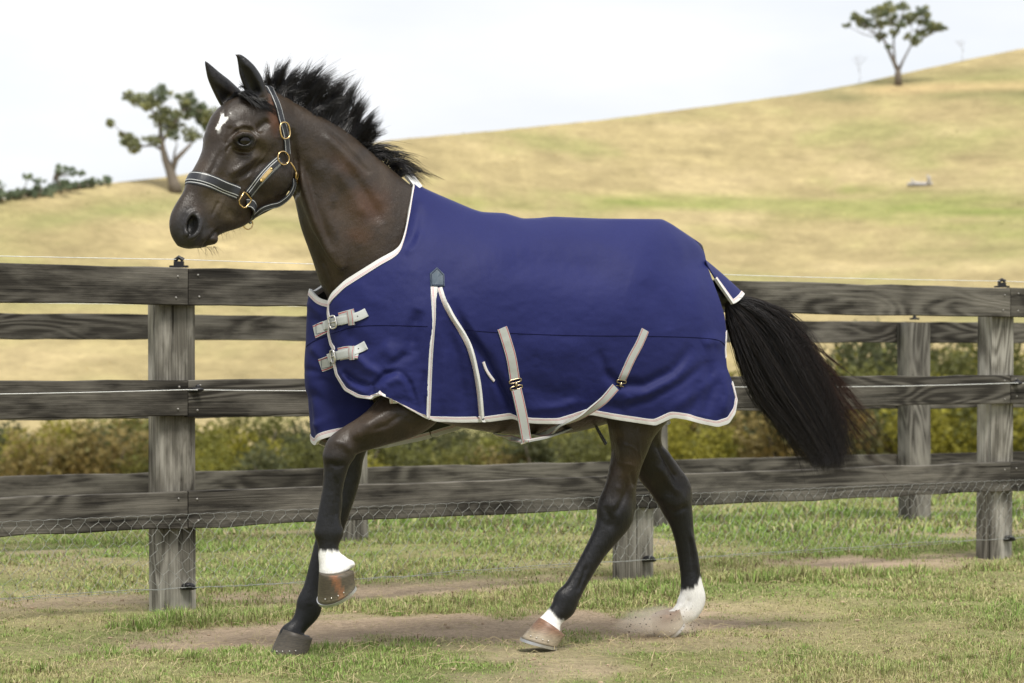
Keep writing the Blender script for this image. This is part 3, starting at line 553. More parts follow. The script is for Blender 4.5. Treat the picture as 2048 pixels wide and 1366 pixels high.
# ------------------------------------------------------------------ the horse: one continuous skin grown from chains of oval sections
def smear(X, k):
    for _ in range(3):
        Xp = np.pad(X, ((k, k), (0, 0)), 'edge'); X = np.stack([Xp[i:i + len(X)] for i in range(2 * k + 1)]).mean(0)
    return X
def make_chain(st, frame, n=6, soft=2):
    """st rows: x1,y1,x2,y2 (the two edges as seen), w (offset from the middle plane), b (half thickness across the plane)"""
    S = catmull([r[:6] for r in st], n); X1, Y1, X2, Y2, W, B = S.T
    C = np.array([frame.pt((a + c) / 2, (b + d) / 2, w_) for a, b, c, d, w_ in zip(X1, Y1, X2, Y2, W)])
    T = smear(np.gradient(C, axis=0), soft); T /= np.linalg.norm(T, axis=1)[:, None]
    l = frame.l; U = np.cross(T, l); U /= np.linalg.norm(U, axis=1)[:, None]
    N = np.stack([X2 - X1, 0 * X1, -(Y2 - Y1)], 1)
    xc, yc = (X1 + X2) / 2, (Y1 + Y2) / 2; ti = smear(np.stack([np.gradient(xc), 0 * xc, -np.gradient(yc)], 1), soft); ti /= np.linalg.norm(ti, axis=1)[:, None]
    Np = np.stack([-ti[:, 2], 0 * xc, ti[:, 0]], 1); e = np.abs((N * Np).sum(1)); N = Np
    Ah = e / 2 * C[:, 1] / FPX; un = np.abs((U * N).sum(1)); ln = np.abs((l * N).sum(1))
    a = np.sqrt(np.maximum(Ah ** 2 - (B * ln) ** 2, (.35 * Ah) ** 2)) / np.maximum(un, .55)
    return dict(C=C, T=T, U=U, l=l, a=a, b=B, cap=1.)
chains = []                                              # (chain, smooth-union radius)
def ch(st, k, frame=BF, n=6, taper=False, soft=2):
    c = make_chain(st, frame, n, soft)
    if taper:
        q = np.sin(np.pi * (np.arange(len(c['a'])) + .35) / (len(c['a']) - .3)) ** .6; c['a'] = c['a'] * q; c['b'] = c['b'] * q
    chains.append((c, k, 1)); return c
# trunk (mostly under the rug)
trunk = ch([(745, 480, 695, 700, 0, .10), (795, 425, 745, 790, 0, .17), (905, 432, 860, 838, 0, .235), (1020, 455, 1010, 868, 0, .255), (1130, 458, 1130, 866, 0, .26),
            (1240, 460, 1225, 835, 0, .25), (1325, 475, 1315, 800, 0, .22), (1370, 520, 1375, 740, 0, .15), (1405, 575, 1410, 680, 0, .06)], .03)
# neck: from the withers to the poll
neck = [(900, 418, 705, 660, 0, .150), (855, 388, 656, 592, 0, .132), (815, 361, 632, 528, .005, .116), (765, 318, 612, 470, .01, .098), (708, 273, 590, 398, .02, .084), (655, 241, 547, 350, .03, .073),
        (606, 214, 520, 302, .040, .062), (575, 195, 505, 266, .045, .054), (548, 181, 490, 235, .045, .046)]
ch(neck, .018)
ch([(590, 330, 620, 340, .070, .018), (598, 375, 628, 372, .078, .020), (614, 425, 650, 415, .086, .022), (634, 480, 680, 462, .094, .024), (652, 545, 712, 520, .105, .024)], .06, taper=True)
ch([(585, 222, 600, 250, .055, .010), (618, 245, 604, 275, .062, .012), (662, 275, 645, 312, .070, .014), (715, 322, 690, 362, .080, .016), (765, 385, 735, 420, .090, .018)], .05, taper=True)
# head
head = ch([(487, 176, 578, 226, 0, .060), (466, 192, 592, 264, 0, .080), (447, 212, 592, 296, 0, .090), (428, 244, 585, 334, 0, .090), (415, 279, 575, 372, 0, .080), (405, 306, 556, 394, 0, .070), (395, 330, 532, 409, 0, .062),
           (379, 358, 503, 430, 0, .055), (361, 392, 462, 447, 0, .050), (346, 421, 434, 464, 0, .050), (342, 440, 427, 479, 0, .048), (346, 460, 420, 494, 0, .042), (356, 478, 411, 502, 0, .030)], .02, HF, 8, soft=9)
head['cap'] = .35
ch([(500, 300, 575, 345, .060, .020), (505, 345, 582, 372, .060, .022), (520, 385, 566, 398, .055, .018)], .03, HF, taper=True)       # near cheek muscle
ch([(500, 300, 575, 345, -.060, .020), (505, 345, 582, 372, -.060, .022)], .03, HF, taper=True)
ch([(480, 306, 500, 322, .068, .012), (462, 333, 482, 346, .060, .012), (444, 356, 463, 368, .050, .009)], .035, HF, taper=True)     # facial crest
ch([(540, 262, 556, 300, .078, .012), (522, 262, 534, 296, .086, .014), (505, 256, 514, 282, .088, .013)], .022, HF, taper=True)     # cheek bone arch
ch([(430, 300, 446, 308, .030, .012), (410, 345, 427, 353, .026, .012), (390, 388, 406, 396, .024, .012)], .035, HF, taper=True)     # nasal edge
ch([(428, 240, 480, 262, 0, .056), (414, 277, 462, 296, 0, .056), (405, 306, 450, 324, 0, .052), (395, 331, 438, 349, 0, .048), (380, 359, 424, 377, 0, .044)], .045, HF)      # bridge of the face
# legs
ch([(800, 700, 910, 760, .13, .09), (775, 755, 890, 822, .15, .085), (748, 797, 852, 856, .165, .070), (705, 838, 790, 879, .165, .055), (673, 862, 729, 900, .16, .043), (653, 884, 716, 908, .16, .042),
    (644, 912, 706, 916, .16, .043), (647, 936, 696, 936, .16, .037), (645, 975, 686, 976, .16, .029), (637, 1022, 681, 1024, .16, .027), (632, 1046, 682, 1050, .16, .029),
    (629, 1066, 687, 1068, .16, .032), (636, 1090, 677, 1092, .162, .027), (636, 1112, 682, 1112, .165, .028), (635, 1132, 698, 1126, .168, .036), (640, 1150, 703, 1138, .17, .042)], .02)
ch([(700, 740, 800, 800, -.12, .09), (672, 840, 750, 868, -.12, .060), (664, 905, 728, 915, -.12, .050), (660, 945, 722, 950, -.12, .043), (652, 985, 712, 988, -.12, .041), (644, 1015, 701, 1020, -.12, .040),
    (636, 1055, 688, 1058, -.12, .032), (627, 1095, 674, 1102, -.12, .028), (617, 1135, 660, 1143, -.12, .026), (608, 1170, 647, 1178, -.12, .027), (595, 1200, 645, 1205, -.12, .031),
    (589, 1222, 640, 1227, -.12, .029), (578, 1246, 622, 1249, -.12, .027), (562, 1262, 614, 1262, -.12, .031), (556, 1274, 620, 1278, -.12, .040)], .02)
ch([(1190, 690, 1400, 720, .14, .12), (1195, 780, 1370, 790, .15, .115), (1212, 860, 1316, 855, .15, .085), (1221, 905, 1294, 900, .145, .062), (1216, 943, 1279, 947, .14, .049), (1208, 976, 1272, 980, .135, .041),
    (1195, 1006, 1270, 1012, .13, .042), (1190, 1034, 1266, 1040, .13, .040), (1183, 1062, 1245, 1070, .13, .036), (1170, 1094, 1212, 1110, .13, .029), (1148, 1137, 1182, 1157, .13, .026),
    (1130, 1167, 1166, 1186, .13, .027), (1111, 1187, 1157, 1208, .13, .031), (1101, 1209, 1148, 1226, .13, .029), (1088, 1228, 1126, 1244, .13, .026), (1072, 1244, 1121, 1266, .13, .034), (1068, 1252, 1118, 1275, .13, .042)], .02)
ch([(1270, 740, 1400, 720, -.13, .11), (1262, 830, 1340, 800, -.13, .09), (1258, 895, 1322, 874, -.13, .07), (1270, 945, 1343, 912, -.13, .056), (1293, 976, 1366, 943, -.13, .046), (1311, 1001, 1383, 972, -.13, .043),
    (1323, 1022, 1385, 1008, -.13, .041), (1338, 1047, 1387, 1040, -.13, .035), (1349, 1080, 1390, 1078, -.13, .029), (1358, 1130, 1399, 1127, -.13, .026), (1361, 1165, 1404, 1163, -.13, .028),
    (1357, 1194, 1412, 1199, -.13, .032), (1344, 1214, 1400, 1229, -.13, .030), (1330, 1228, 1377, 1241, -.13, .027), (1315, 1240, 1366, 1253, -.13, .034), (1315, 1248, 1368, 1262, -.13, .04)], .02)
# tendons, hock point, knee bones
ch([(676, 985, 684, 985, .155, .014), (675, 1030, 683, 1030, .155, .015)], .012, taper=True)
ch([(1262, 960, 1273, 960, .132, .014), (1258, 1000, 1271, 1002, .13, .017), (1256, 1028, 1268, 1036, .13, .018)], .015, taper=True)
# soft lumps: (px, py, w, frame, radii along / up / across, smooth radius, tilt of the long axis in the plane)
lumps = [(490, 281, .086, HF, .036, .030, .028, .018, 0), (424, 281, -.086, HF, .032, .030, .028, .020, 0),
         (388, 455, .047, HF, .026, .042, .018, .018, .25), (388, 455, -.047, HF, .026, .042, .018, .018, .25),
         (417, 478, .0, HF, .027, .021, .033, .016, 0), (376, 474, .01, HF, .034, .034, .040, .02, 0),
         (490, 264, .088, HF, .028, .007, .010, .014, 0), (548, 348, .052, HF, .055, .062, .030, .022, 0), (548, 348, -.052, HF, .055, .062, .030, .022, 0),
         (683, 892, .175, BF, .045, .032, .03, .02, 0), (672, 915, .175, BF, .035, .028, .028, .02, 0),
         (1232, 1020, .15, BF, .050, .045, .022, .025, 0), (1350, 1000, -.105, BF, .045, .045, .02, .025, 0),
         (765, 845, .20, BF, .11, .035, .035, .03, -.4), (1262, 885, .185, BF, .05, .09, .03, .04, .1),
         (540, 395, .0, HF, .05, .03, .05, .02, 0), (700, 1128, .17, BF, .014, .014, .03, .012, 0)]
ear_n = make_chain([(503, 200, 536, 190, .050, .030), (494, 185, 531, 172, .050, .031), (485, 167, 523, 153, .052, .031), (478, 147, 511, 135, .052, .026), (475, 128, 496, 120, .052, .016), (472, 115, 483, 111, .052, .007), (470, 110, 473, 109, .052, .003)], HF, 6)
ear_ni = make_chain([(498, 189, 526, 178, .080, .030), (490, 168, 518, 157, .082, .032), (483, 148, 507, 139, .080, .027), (479, 130, 492, 125, .072, .017), (475, 118, 481, 116, .062, .006)], HF, 6)
ear_f = make_chain([(448, 220, 492, 193, -.05, .026), (438, 207, 480, 181, -.05, .028), (426, 184, 461, 163, -.05, .027), (416, 160, 440, 146, -.05, .020), (411, 138, 424, 132, -.05, .010), (409, 123, 412, 122, -.05, .004)], HF, 6)
ear_fi = make_chain([(443, 204, 466, 190, -.022, .022), (433, 184, 450, 174, -.020, .022), (422, 160, 431, 155, -.024, .018), (415, 144, 420, 142, -.036, .010)], HF, 6)
for c, k, sg in chains[-60:]:
    if k == .02 and len(c['a']) > 60 and c['l'] is BF.l: c['cap'] = .3
# ---- grid in the body's own axes, finer round the head
Cb = np.vstack([c['C'] for c, _, _ in chains]); 
def to_g(p): p = A(p); d = p[..., :2] - BF.o; return np.stack([d @ BF.f[:2], d @ BF.l[:2], p[..., 2]], -1)
def from_g(g): g = A(g); return np.stack([BF.o[0] + g[..., 0] * BF.f[0] + g[..., 1] * BF.l[0], BF.o[1] + g[..., 0] * BF.f[1] + g[..., 1] * BF.l[1], g[..., 2]], -1)
G = to_g(Cb); lo = G.min(0) - [.25, .28, .06]; hi = G.max(0) + [.12, .28, .10]
lo[2] = -.03; hi[2] = 2.09; hi[0] = to_g(BF.pt(335, 450, 0.2))[0] + .03
lo[1] = -.30; hi[1] = .42
xsplit = to_g(HF.pt(600, 350, .05))[0]
def axis(a, b, splits):
    out = [a]
    while out[-1] < b:
        st = [s for lim, s in splits if out[-1] < lim][0]; out.append(out[-1] + st)
    return np.array(out)
FINE, MID = .0034, .0056
gx = axis(lo[0], hi[0], [(xsplit, MID), (9, FINE)]); gz = axis(lo[2], hi[2], [(1.34, MID), (9, FINE)]); gy = axis(lo[1], hi[1], [(9, .0046)])
Fd = np.full((len(gx), len(gy), len(gz)), .1, np.float32)
def to_gv(v): v = A(v); return np.stack([v[..., :2] @ BF.f[:2], v[..., :2] @ BF.l[:2], v[..., 2]], -1)
def box_of(g0, g1): return tuple(slice(max(0, int(np.searchsorted(ax, a)) - 1), min(len(ax), int(np.searchsorted(ax, b)) + 1)) for ax, a, b in zip((gx, gy, gz), g0, g1))
def smin(a, b, k):
    h = np.clip(.5 + .5 * (b - a) / k, 0, 1); return b + (a - b) * h - k * h * (1 - h)
def chain_field(c, m=.035):
    Cg = to_g(c['C']); Ug = to_gv(c['U']); Tg = to_gv(c['T']); lg = to_gv(c['l']); a, b = c['a'], c['b']; R = np.maximum(a, b) + m
    S = box_of(Cg.min(0) - R.max(), Cg.max(0) + R.max()); D = np.full(tuple(s.stop - s.start for s in S), .1, np.float32)
    for i in range(len(Cg) - 1):
        r = max(R[i], R[i + 1]); s = box_of(np.minimum(Cg[i], Cg[i + 1]) - r, np.maximum(Cg[i], Cg[i + 1]) + r)
        X = gx[s[0]][:, None, None].astype(np.float32); Y = gy[s[1]][None, :, None].astype(np.float32); Z = gz[s[2]][None, None, :].astype(np.float32)
        d = (Cg[i + 1] - Cg[i]); A0, A1 = Tg[i], Tg[i + 1]
        d0 = (X - Cg[i, 0]) * A0[0] + (Y - Cg[i, 1]) * A0[1] + (Z - Cg[i, 2]) * A0[2]; d1 = (Cg[i + 1, 0] - X) * A1[0] + (Cg[i + 1, 1] - Y) * A1[1] + (Cg[i + 1, 2] - Z) * A1[2]
        t = np.clip(d0 / np.maximum(np.abs(d0 + d1), 1e-6) * np.sign(d0 + d1), 0, 1); over = np.zeros_like(t); dead = np.zeros(t.shape, bool)
        if i == 0: over = np.where(d0 < 0, d0, over)
        else: dead |= d0 < -.0006
        if i == len(Cg) - 2: over = np.where(d1 < 0, d1, over)
        else: dead |= d1 < -.0006
        px_, py_, pz_ = X - (Cg[i, 0] + t * d[0]), Y - (Cg[i, 1] + t * d[1]), Z - (Cg[i, 2] + t * d[2])
        u0, du = Ug[i].astype(np.float32), (Ug[i + 1] - Ug[i]).astype(np.float32)
        pu = px_ * (u0[0] + t * du[0]) + py_ * (u0[1] + t * du[1]) + pz_ * (u0[2] + t * du[2]); pl = px_ * lg[0] + py_ * lg[1] + pz_ * lg[2]
        aa = a[i] + t * (a[i + 1] - a[i]); bb = b[i] + t * (b[i + 1] - b[i]); cc = np.minimum(aa, bb) * c['cap']
        rr = np.sqrt((pu / aa) ** 2 + (pl / bb) ** 2 + (over / cc) ** 2) + 1e-5; pn = np.sqrt(pu ** 2 + pl ** 2 + over ** 2) + 1e-6
        f = np.where(rr > .05, pn * (1 - 1 / rr), -cc * .95); f = np.where(dead, .1, f)
        loc = tuple(slice(x.start - y.start, x.stop - y.start) for x, y in zip(s, S)); D[loc] = np.minimum(D[loc], f)
    return S, D
def lump_field(c, ra, ru, rl, tilt, frame, m=.03):
    f = A([frame.f[0], frame.f[1], 0]); up = A([0, 0, 1.]); e1 = math.cos(tilt) * f + math.sin(tilt) * up; e2 = -math.sin(tilt) * f + math.cos(tilt) * up
    cg = to_g(c); E = [to_gv(e) for e in (e1, e2, frame.l)]; r = max(ra, ru, rl) + m; s = box_of(cg - r, cg + r)
    X = gx[s[0]][:, None, None] - cg[0]; Y = gy[s[1]][None, :, None] - cg[1]; Z = gz[s[2]][None, None, :] - cg[2]
    pr = [X * e[0] + Y * e[1] + Z * e[2] for e in E]; rr = np.sqrt((pr[0] / ra) ** 2 + (pr[1] / ru) ** 2 + (pr[2] / rl) ** 2) + 1e-5
    pn = np.sqrt(pr[0] ** 2 + pr[1] ** 2 + pr[2] ** 2) + 1e-6
    return s, np.where(rr > .05, pn * (1 - 1 / rr), -min(ra, ru, rl) * .95).astype(np.float32)
for c, k, sg in chains:
    S, D = chain_field(c); Fd[S] = smin(Fd[S], D, k)
for (px_, py_, w_, fr, ra, ru, rl, k, tilt) in lumps:
    s, D = lump_field(fr.pt(px_, py_, w_), ra, ru, rl, tilt, fr); Fd[s] = smin(Fd[s], D, k)
for c, ci in ((ear_n, ear_ni), (ear_f, ear_fi)):
    S, D = chain_field(c); S2, D2 = chain_field(ci); full = np.full(Fd[S].shape, .1, np.float32)
    lo_ = [max(a.start, b.start) for a, b in zip(S, S2)]; hi_ = [min(a.stop, b.stop) for a, b in zip(S, S2)]
    full[tuple(slice(l - a.start, h - a.start) for l, h, a in zip(lo_, hi_, S))] = D2[tuple(slice(l - a.start, h - a.start) for l, h, a in zip(lo_, hi_, S2))]
    D = -smin(-D, full, .006)                                # the outer leaf minus the hollow
    Fd[S] = smin(Fd[S], D, .010)
def carve_lump(px_, py_, w_, fr, ra, ru, rl, tilt, k=.006):
    s, D = lump_field(fr.pt(px_, py_, w_), ra, ru, rl, tilt, fr); Fd[s] = -smin(-Fd[s], D, k)
def carve_chain(st, fr, k=.004):
    S, D = chain_field(make_chain(st, fr, 5), .02); Fd[S] = -smin(-Fd[S], D, k)
EYE_C = HF.pt(489, 281, .0925)
carve_lump(489.5, 281.5, .112, HF, .0255, .0150, .026, -.10, .003)                      # eye opening
carve_lump(387, 449, .060, HF, .0185, .034, .036, .22, .004); carve_lump(381, 474, .060, HF, .010, .013, .020, .3, .004)   # nostril
carve_lump(386, 449, -.070, HF, .0180, .033, .028, .22, .006)
# ---- surface nets
def surface_nets(Fv, axes):
    ins = Fv < 0; s = ins[:-1].astype(np.uint8) + ins[1:]; s = s[:, :-1] + s[:, 1:]; s = s[:, :, :-1] + s[:, :, 1:]
    act = (s > 0) & (s < 8); del s
    cells = np.flatnonzero(act); sh = act.shape; I = np.stack(np.unravel_index(cells, sh), 1); del act
    acc = np.zeros((len(I), 3)); cnt = np.zeros(len(I))
    offs = [(a, b, c) for a in (0, 1) for b in (0, 1) for c in (0, 1)]
    val = {o: Fv[I[:, 0] + o[0], I[:, 1] + o[1], I[:, 2] + o[2]].astype(np.float64) for o in offs}
    for o in offs:
        for ax in range(3):
            if o[ax]: continue
            o2 = tuple(1 if k == ax else v for k, v in enumerate(o)); a, b = val[o], val[o2]; m = (a < 0) != (b < 0); t = np.where(m, a / np.where(m, a - b, 1), 0)
            p = np.tile(A(o), (len(I), 1)); p[:, ax] = t; acc[m] += p[m]; cnt += m
    pos = I + acc / cnt[:, None]; V = np.stack([np.interp(pos[:, k], np.arange(len(axes[k])), axes[k]) for k in range(3)], 1)
    quads = []
    for ax in range(3):
        sl0 = [slice(None)] * 3; sl1 = [slice(None)] * 3; sl0[ax] = slice(None, -1); sl1[ax] = slice(1, None)
        a, b = ins[tuple(sl0)], ins[tuple(sl1)]; E = np.stack(np.nonzero(a != b), 1); o1, o2 = [(1, 2), (2, 0), (0, 1)][ax]
        ok = (E[:, o1] > 0) & (E[:, o2] > 0) & (E[:, o1] < sh[o1]) & (E[:, o2] < sh[o2]); E = E[ok]; fl = a[E[:, 0], E[:, 1], E[:, 2]]
        def vid(d1, d2):
            Q = E.copy(); Q[:, o1] -= d1; Q[:, o2] -= d2; return np.searchsorted(cells, np.ravel_multi_index(Q.T, sh))
        q = np.stack([vid(1, 1), vid(0, 1), vid(0, 0), vid(1, 0)], 1); q[~fl] = q[~fl][:, ::-1]; quads.append(q)
    return V, np.vstack(quads)
HV, HQ = surface_nets(Fd, (gx, gy, gz)); del Fd
def laplacian(V, Q, it, lam=.5):
    e = np.vstack([Q[:, [0, 1]], Q[:, [1, 2]], Q[:, [2, 3]], Q[:, [3, 0]]]); n = len(V); deg = np.bincount(e[:, 0], minlength=n) + np.bincount(e[:, 1], minlength=n)
    for k in range(it):
        l_ = lam if k % 2 == 0 else -lam * 1.04
        S = np.stack([np.bincount(e[:, 0], V[e[:, 1], j], n) + np.bincount(e[:, 1], V[e[:, 0], j], n) for j in range(3)], 1) / np.maximum(deg, 1)[:, None]
        V = V + l_ * (S - V)
    return V
HV = laplacian(HV, HQ, 8, .55); HW = from_g(HV)
# ---- sculpting strokes on the near side: (path, half width, push out or in, metres)
def vnormals(V, Q):
    n = np.cross(V[Q[:, 2]] - V[Q[:, 0]], V[Q[:, 3]] - V[Q[:, 1]]); N = np.zeros_like(V)
    for k in range(4):
        for j in range(3): N[:, j] += np.bincount(Q[:, k], n[:, j], len(V))
    return N / (np.linalg.norm(N, axis=1)[:, None] + 1e-12)
def oval(x, y, rx, ry, a=0., n=16): return [(x + rx * math.cos(q) * math.cos(a) - ry * math.sin(q) * math.sin(a), y + rx * math.cos(q) * math.sin(a) + ry * math.sin(q) * math.cos(a)) for q in np.linspace(0, 2 * math.pi, n)]
strokes = [
 ([(436, 457), (429, 467), (418, 481), (405, 495)], 2.6, -.0060), ([(446, 462), (436, 476), (424, 490)], 5, .0030), ([(428, 455), (416, 470), (402, 484)], 5, .0025),
 (oval(386, 449, 16, 27, .25), 4.5, .0050), ([(372, 425), (366, 445), (366, 470)], 5, -.0030), ([(402, 425), (410, 445), (406, 468)], 5, -.0025), ([(398, 470), (390, 482), (376, 486)], 5, -.0022),
 ([(464, 286), (471, 275), (485, 267), (499, 268.5), (511, 280)], 3.2, .0050), ([(461, 275), (472, 263), (487, 257), (504, 260), (518, 274)], 3.2, -.0050),
 ([(467, 291), (479, 297), (496, 298), (509, 290)], 2.8, .0030), ([(461, 296), (477, 305), (499, 306), (516, 294)], 3.6, -.0032), ([(470, 306), (484, 312), (502, 311)], 4, .0018), ([(464, 288), (457, 296), (452, 306)], 3, -.0035),
 ([(470, 258), (486, 250), (506, 252)], 6, .0045), ([(540, 240), (524, 252), (513, 262)], 8, -.0080), ([(460, 250), (458, 272), (452, 292)], 7, -.0040),
 ([(520, 308), (500, 322), (478, 337), (458, 350)], 6, .0045), ([(530, 320), (510, 336), (490, 350), (470, 360)], 6, -.0050), ([(540, 290), (528, 312), (512, 332), (500, 352), (486, 362)], 2.6, .0022),
 ([(443, 300), (430, 330), (412, 365)], 6, -.0035), ([(478, 362), (470, 372), (474, 384)], 3, -.0020), ([(438, 402), (430, 418), (424, 432)], 2.6, -.0030), ([(446, 398), (440, 416), (436, 432)], 4, .0020),
 ([(450, 215), (446, 232), (444, 250)], 3, -.0018), ([(585, 255), (590, 300), (596, 345), (590, 385), (573, 404)], 7, -.0110), ([(452, 470), (442, 470), (438, 478)], 4, -.0060), ([(452, 420), (470, 432), (492, 436)], 9, -.0030), ([(574, 300), (580, 335), (578, 370), (560, 392)], 8, .0040),
 ([(605, 310), (622, 365), (640, 430), (668, 505)], 11, -.0090), ([(592, 320), (607, 370), (624, 425), (637, 470)], 8, .0060), ([(640, 320), (655, 370), (670, 420)], 14, .0050), ([(652, 255), (692, 292), (716, 320), (736, 344), (745, 340)], 4, -.0050),
 ([(645, 268), (684, 305), (712, 338)], 8, .0045), ([(660, 330), (700, 380), (730, 440)], 16, .0060), ([(700, 340), (740, 400), (765, 450)], 12, -.0060), ([(640, 510), (662, 560), (670, 600)], 5, -.0060),
 ([(745, 862), (775, 850), (805, 828)], 6, -.0050), ([(722, 858), (752, 838), (790, 815)], 8, .0040), ([(716, 895), (732, 878), (762, 868)], 4, -.0035), ([(664, 880), (690, 888), (702, 905)], 6, .0035), ([(655, 925), (675, 932), (692, 928)], 5, -.0045),
 ([(671, 950), (673, 1000), (671, 1045)], 4, -.0040), ([(1256, 955), (1252, 985), (1240, 1012), (1232, 1030)], 5, -.0060), ([(1236, 965), (1232, 1000), (1222, 1020)], 8, .0045), ([(1206, 1010), (1222, 1040), (1218, 1062)], 7, -.0040),
 ([(1244, 888), (1264, 895), (1278, 905)], 1.8, .0020), ([(1232, 922), (1244, 928), (1262, 929), (1270, 934)], 2, .0022), ([(1275, 860), (1278, 890), (1282, 925)], 1.8, .0020), ([(1240, 860), (1232, 900), (1238, 950)], 12, -.0060), ([(1262, 940), (1268, 975)], 5, -.005),
 ([(1173, 1130), (1166, 1155), (1155, 1185)], 4, -.0045), ([(1310, 880), (1336, 930), (1356, 965)], 6, -.0080), ([(1316, 930), (1340, 968), (1362, 990)], 8, .0060), ([(1326, 1010), (1350, 1025), (1376, 1012)], 6, -.0050), ([(1380, 1060), (1392, 1110), (1396, 1150)], 4, .0040), ([(1378, 1070), (1386, 1130), (1388, 1160)], 3, -.0035),
 ([(1378, 1196), (1374, 1212), (1362, 1226)], 5, -.0045), ([(1362, 1208), (1350, 1222)], 6, .0025),
]
_N = vnormals(HW, HQ); _px = CX + HW[:, 0] / HW[:, 1] * FPX; _py = HY - (HW[:, 2] - EYE) / HW[:, 1] * FPX; _face = smoothstep(-.05, .25, -(_N * (HW - A([0, 0, EYE])) / np.linalg.norm(HW - A([0, 0, EYE]), axis=1)[:, None]).sum(1))
for path, r_, dp in strokes:
    p_ = A(path); bb = (_px > p_[:, 0].min() - 3 * r_) & (_px < p_[:, 0].max() + 3 * r_) & (_py > p_[:, 1].min() - 3 * r_) & (_py < p_[:, 1].max() + 3 * r_); ix = np.flatnonzero(bb)
    d_, run_ = seg_dist(_px[ix], _py[ix], p_); tp = np.clip(np.minimum(run_, 1 - run_) * 6, 0, 1); tp = np.where(np.hypot(*(p_[0] - p_[-1])) < 1, 1, .15 + .85 * tp)
    HW[ix] += _N[ix] * (dp * (1.4 if p_[0, 1] < 420 else 1.2) * np.exp(-(d_ / r_) ** 2) * tp * _face[ix])[:, None]
HV = laplacian(to_g(HW), HQ, 2, .3); HW = from_g(HV)
# keep the largest connected body only (drops crumbs)
print('horse verts', len(HW))
# ---- coat colours, with the jaw's shadow painted in
PX = CX + HW[:, 0] / HW[:, 1] * FPX; PY = HY - (HW[:, 2] - EYE) / HW[:, 1] * FPX
wb = to_g(HW)[:, 1]; wh = (HW[:, 0] - HF.o[0]) * HF.l[0] + (HW[:, 1] - HF.o[1]) * HF.l[1]
brown, black, tan, red, white = A([.026, .0168, .0100]), A([.0036, .0040, .0056]), A([.080, .060, .033]), A([.085, .034, .014]), A([.78, .77, .74])
Cc = np.tile(brown, (len(HW), 1))
def paint(c, m): global Cc; Cc = Cc * (1 - m[:, None]) + c * m[:, None]
def blob(x, y, rx, ry, ang=0., soft=.55):
    dx, dy = PX - x, PY - y; u = dx * math.cos(ang) + dy * math.sin(ang); v = -dx * math.sin(ang) + dy * math.cos(ang)
    d = np.sqrt((u / rx) ** 2 + (v / ry) ** 2) + .28 * (fbm(PX, PY, 3, .045) - .5); return 1 - smoothstep(soft, 1., d)
paint(A([.066, .042, .026]), .55 * blob(715, 430, 120, 120, .3, .1)); paint(A([.055, .040, .024]), .5 * blob(450, 380, 60, 70, .6, .2)); paint(A([.009, .007, .005]), .7 * blob(592, 400, 30, 90, -.25, .2)); paint(A([.010, .008, .006]), .6 * blob(650, 600, 40, 60, 0, .3)); nn = fbm(PX, PY, 4, .03); paint(A([.052, .035, .022]), .55 * smoothstep(.45, .75, nn))  # dark blobs paint the jaw's shadow and a darker throat edge into the coat
paint(A([.020, .014, .010]), .6 * smoothstep(.45, .25, nn))
for (x, y, rx, ry, a_, s_) in ((740, 410, 60, 55, 0, .55), (720, 470, 40, 30, 0, .35), (548, 225, 20, 62, -.15, 1.0), (690, 330, 60, 24, .6, .25)): paint(red, s_ * blob(x, y, rx, ry, a_, .1) * (wb > -.03))
for (x, y, rx, ry, a_, s_) in ((490, 259, 26, 8, .1, .8), (468, 305, 22, 26, .6, .35), (430, 405, 42, 30, .9, .55), (520, 300, 35, 40, 0, .35), (455, 430, 26, 22, 0, .5), (410, 285, 14, 14, 0, .3)): paint(tan, s_ * blob(x, y, rx, ry, a_, .1))
paint(A([.022, .021, .023]), .85 * blob(378, 458, 52, 52, 0, .5) + .0); paint(A([.004, .004, .004]), .97 * blob(387, 450, 15, 27, .25, .7))
paint(black, .92 * blob(490, 282, 27, 19, 0, .5))
legs = smoothstep(850, 960, PY + 12 * (fbm(PX, PY, 3, .08) - .5)) * (PX < 900); paint(black, legs * .96)
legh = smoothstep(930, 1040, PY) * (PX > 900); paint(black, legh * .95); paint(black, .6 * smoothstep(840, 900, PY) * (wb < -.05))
paint(black, .75 * blob(500, 150, 60, 60, 0, .6) * (PY < 200)); paint(black, .85 * blob(425, 165, 38, 60, -.3, .7)); paint(black, .85 * blob(500, 150, 42, 52, 0, .8))
jag = 12 * (vnoise(PX * .22 + 3, PY * .03) - .5) + 6 * (vnoise(PX * .6, PY * .08) - .5)
star = 1 - smoothstep(.55, .95, np.maximum(np.abs((PX - 442 + (PY - 247) * .55) / (10 - .16 * (PY - 232))), np.abs((PY - 246) / 17)) + .9 * (vnoise(PX * .28, PY * .16) - .5) + .35 * (vnoise(PX * .9, PY * .7) - .5))
paint(white, star * (np.abs(wh) < .07)); paint(white, .35 * blob(438, 262, 5, 8, .4, .2))
fore = (np.abs(wb - .165) < .08) & (PX < 760); paint(white, smoothstep(-4, 5, PY - (1103 + jag) + np.clip(PX - 668, 0, 30) * .9) * fore * (PY > 1040) * (~((PX < 672) & (PY < 1098))))
ln = (PX - 1103) * -.62 + (PY - 1225) * .78; hn = (wb > 0) & (PX > 1000) & (PX < 1200); paint(white, smoothstep(-3, 4, ln + jag * .6 + 2) * hn * (PY > 1195))
hf = (wb < 0) & (PX > 1280); paint(white, smoothstep(-4, 5, PY - (1180 + jag) + np.clip(PX - 1385, 0, 30) * 1.5) * hf * (PY > 1145))
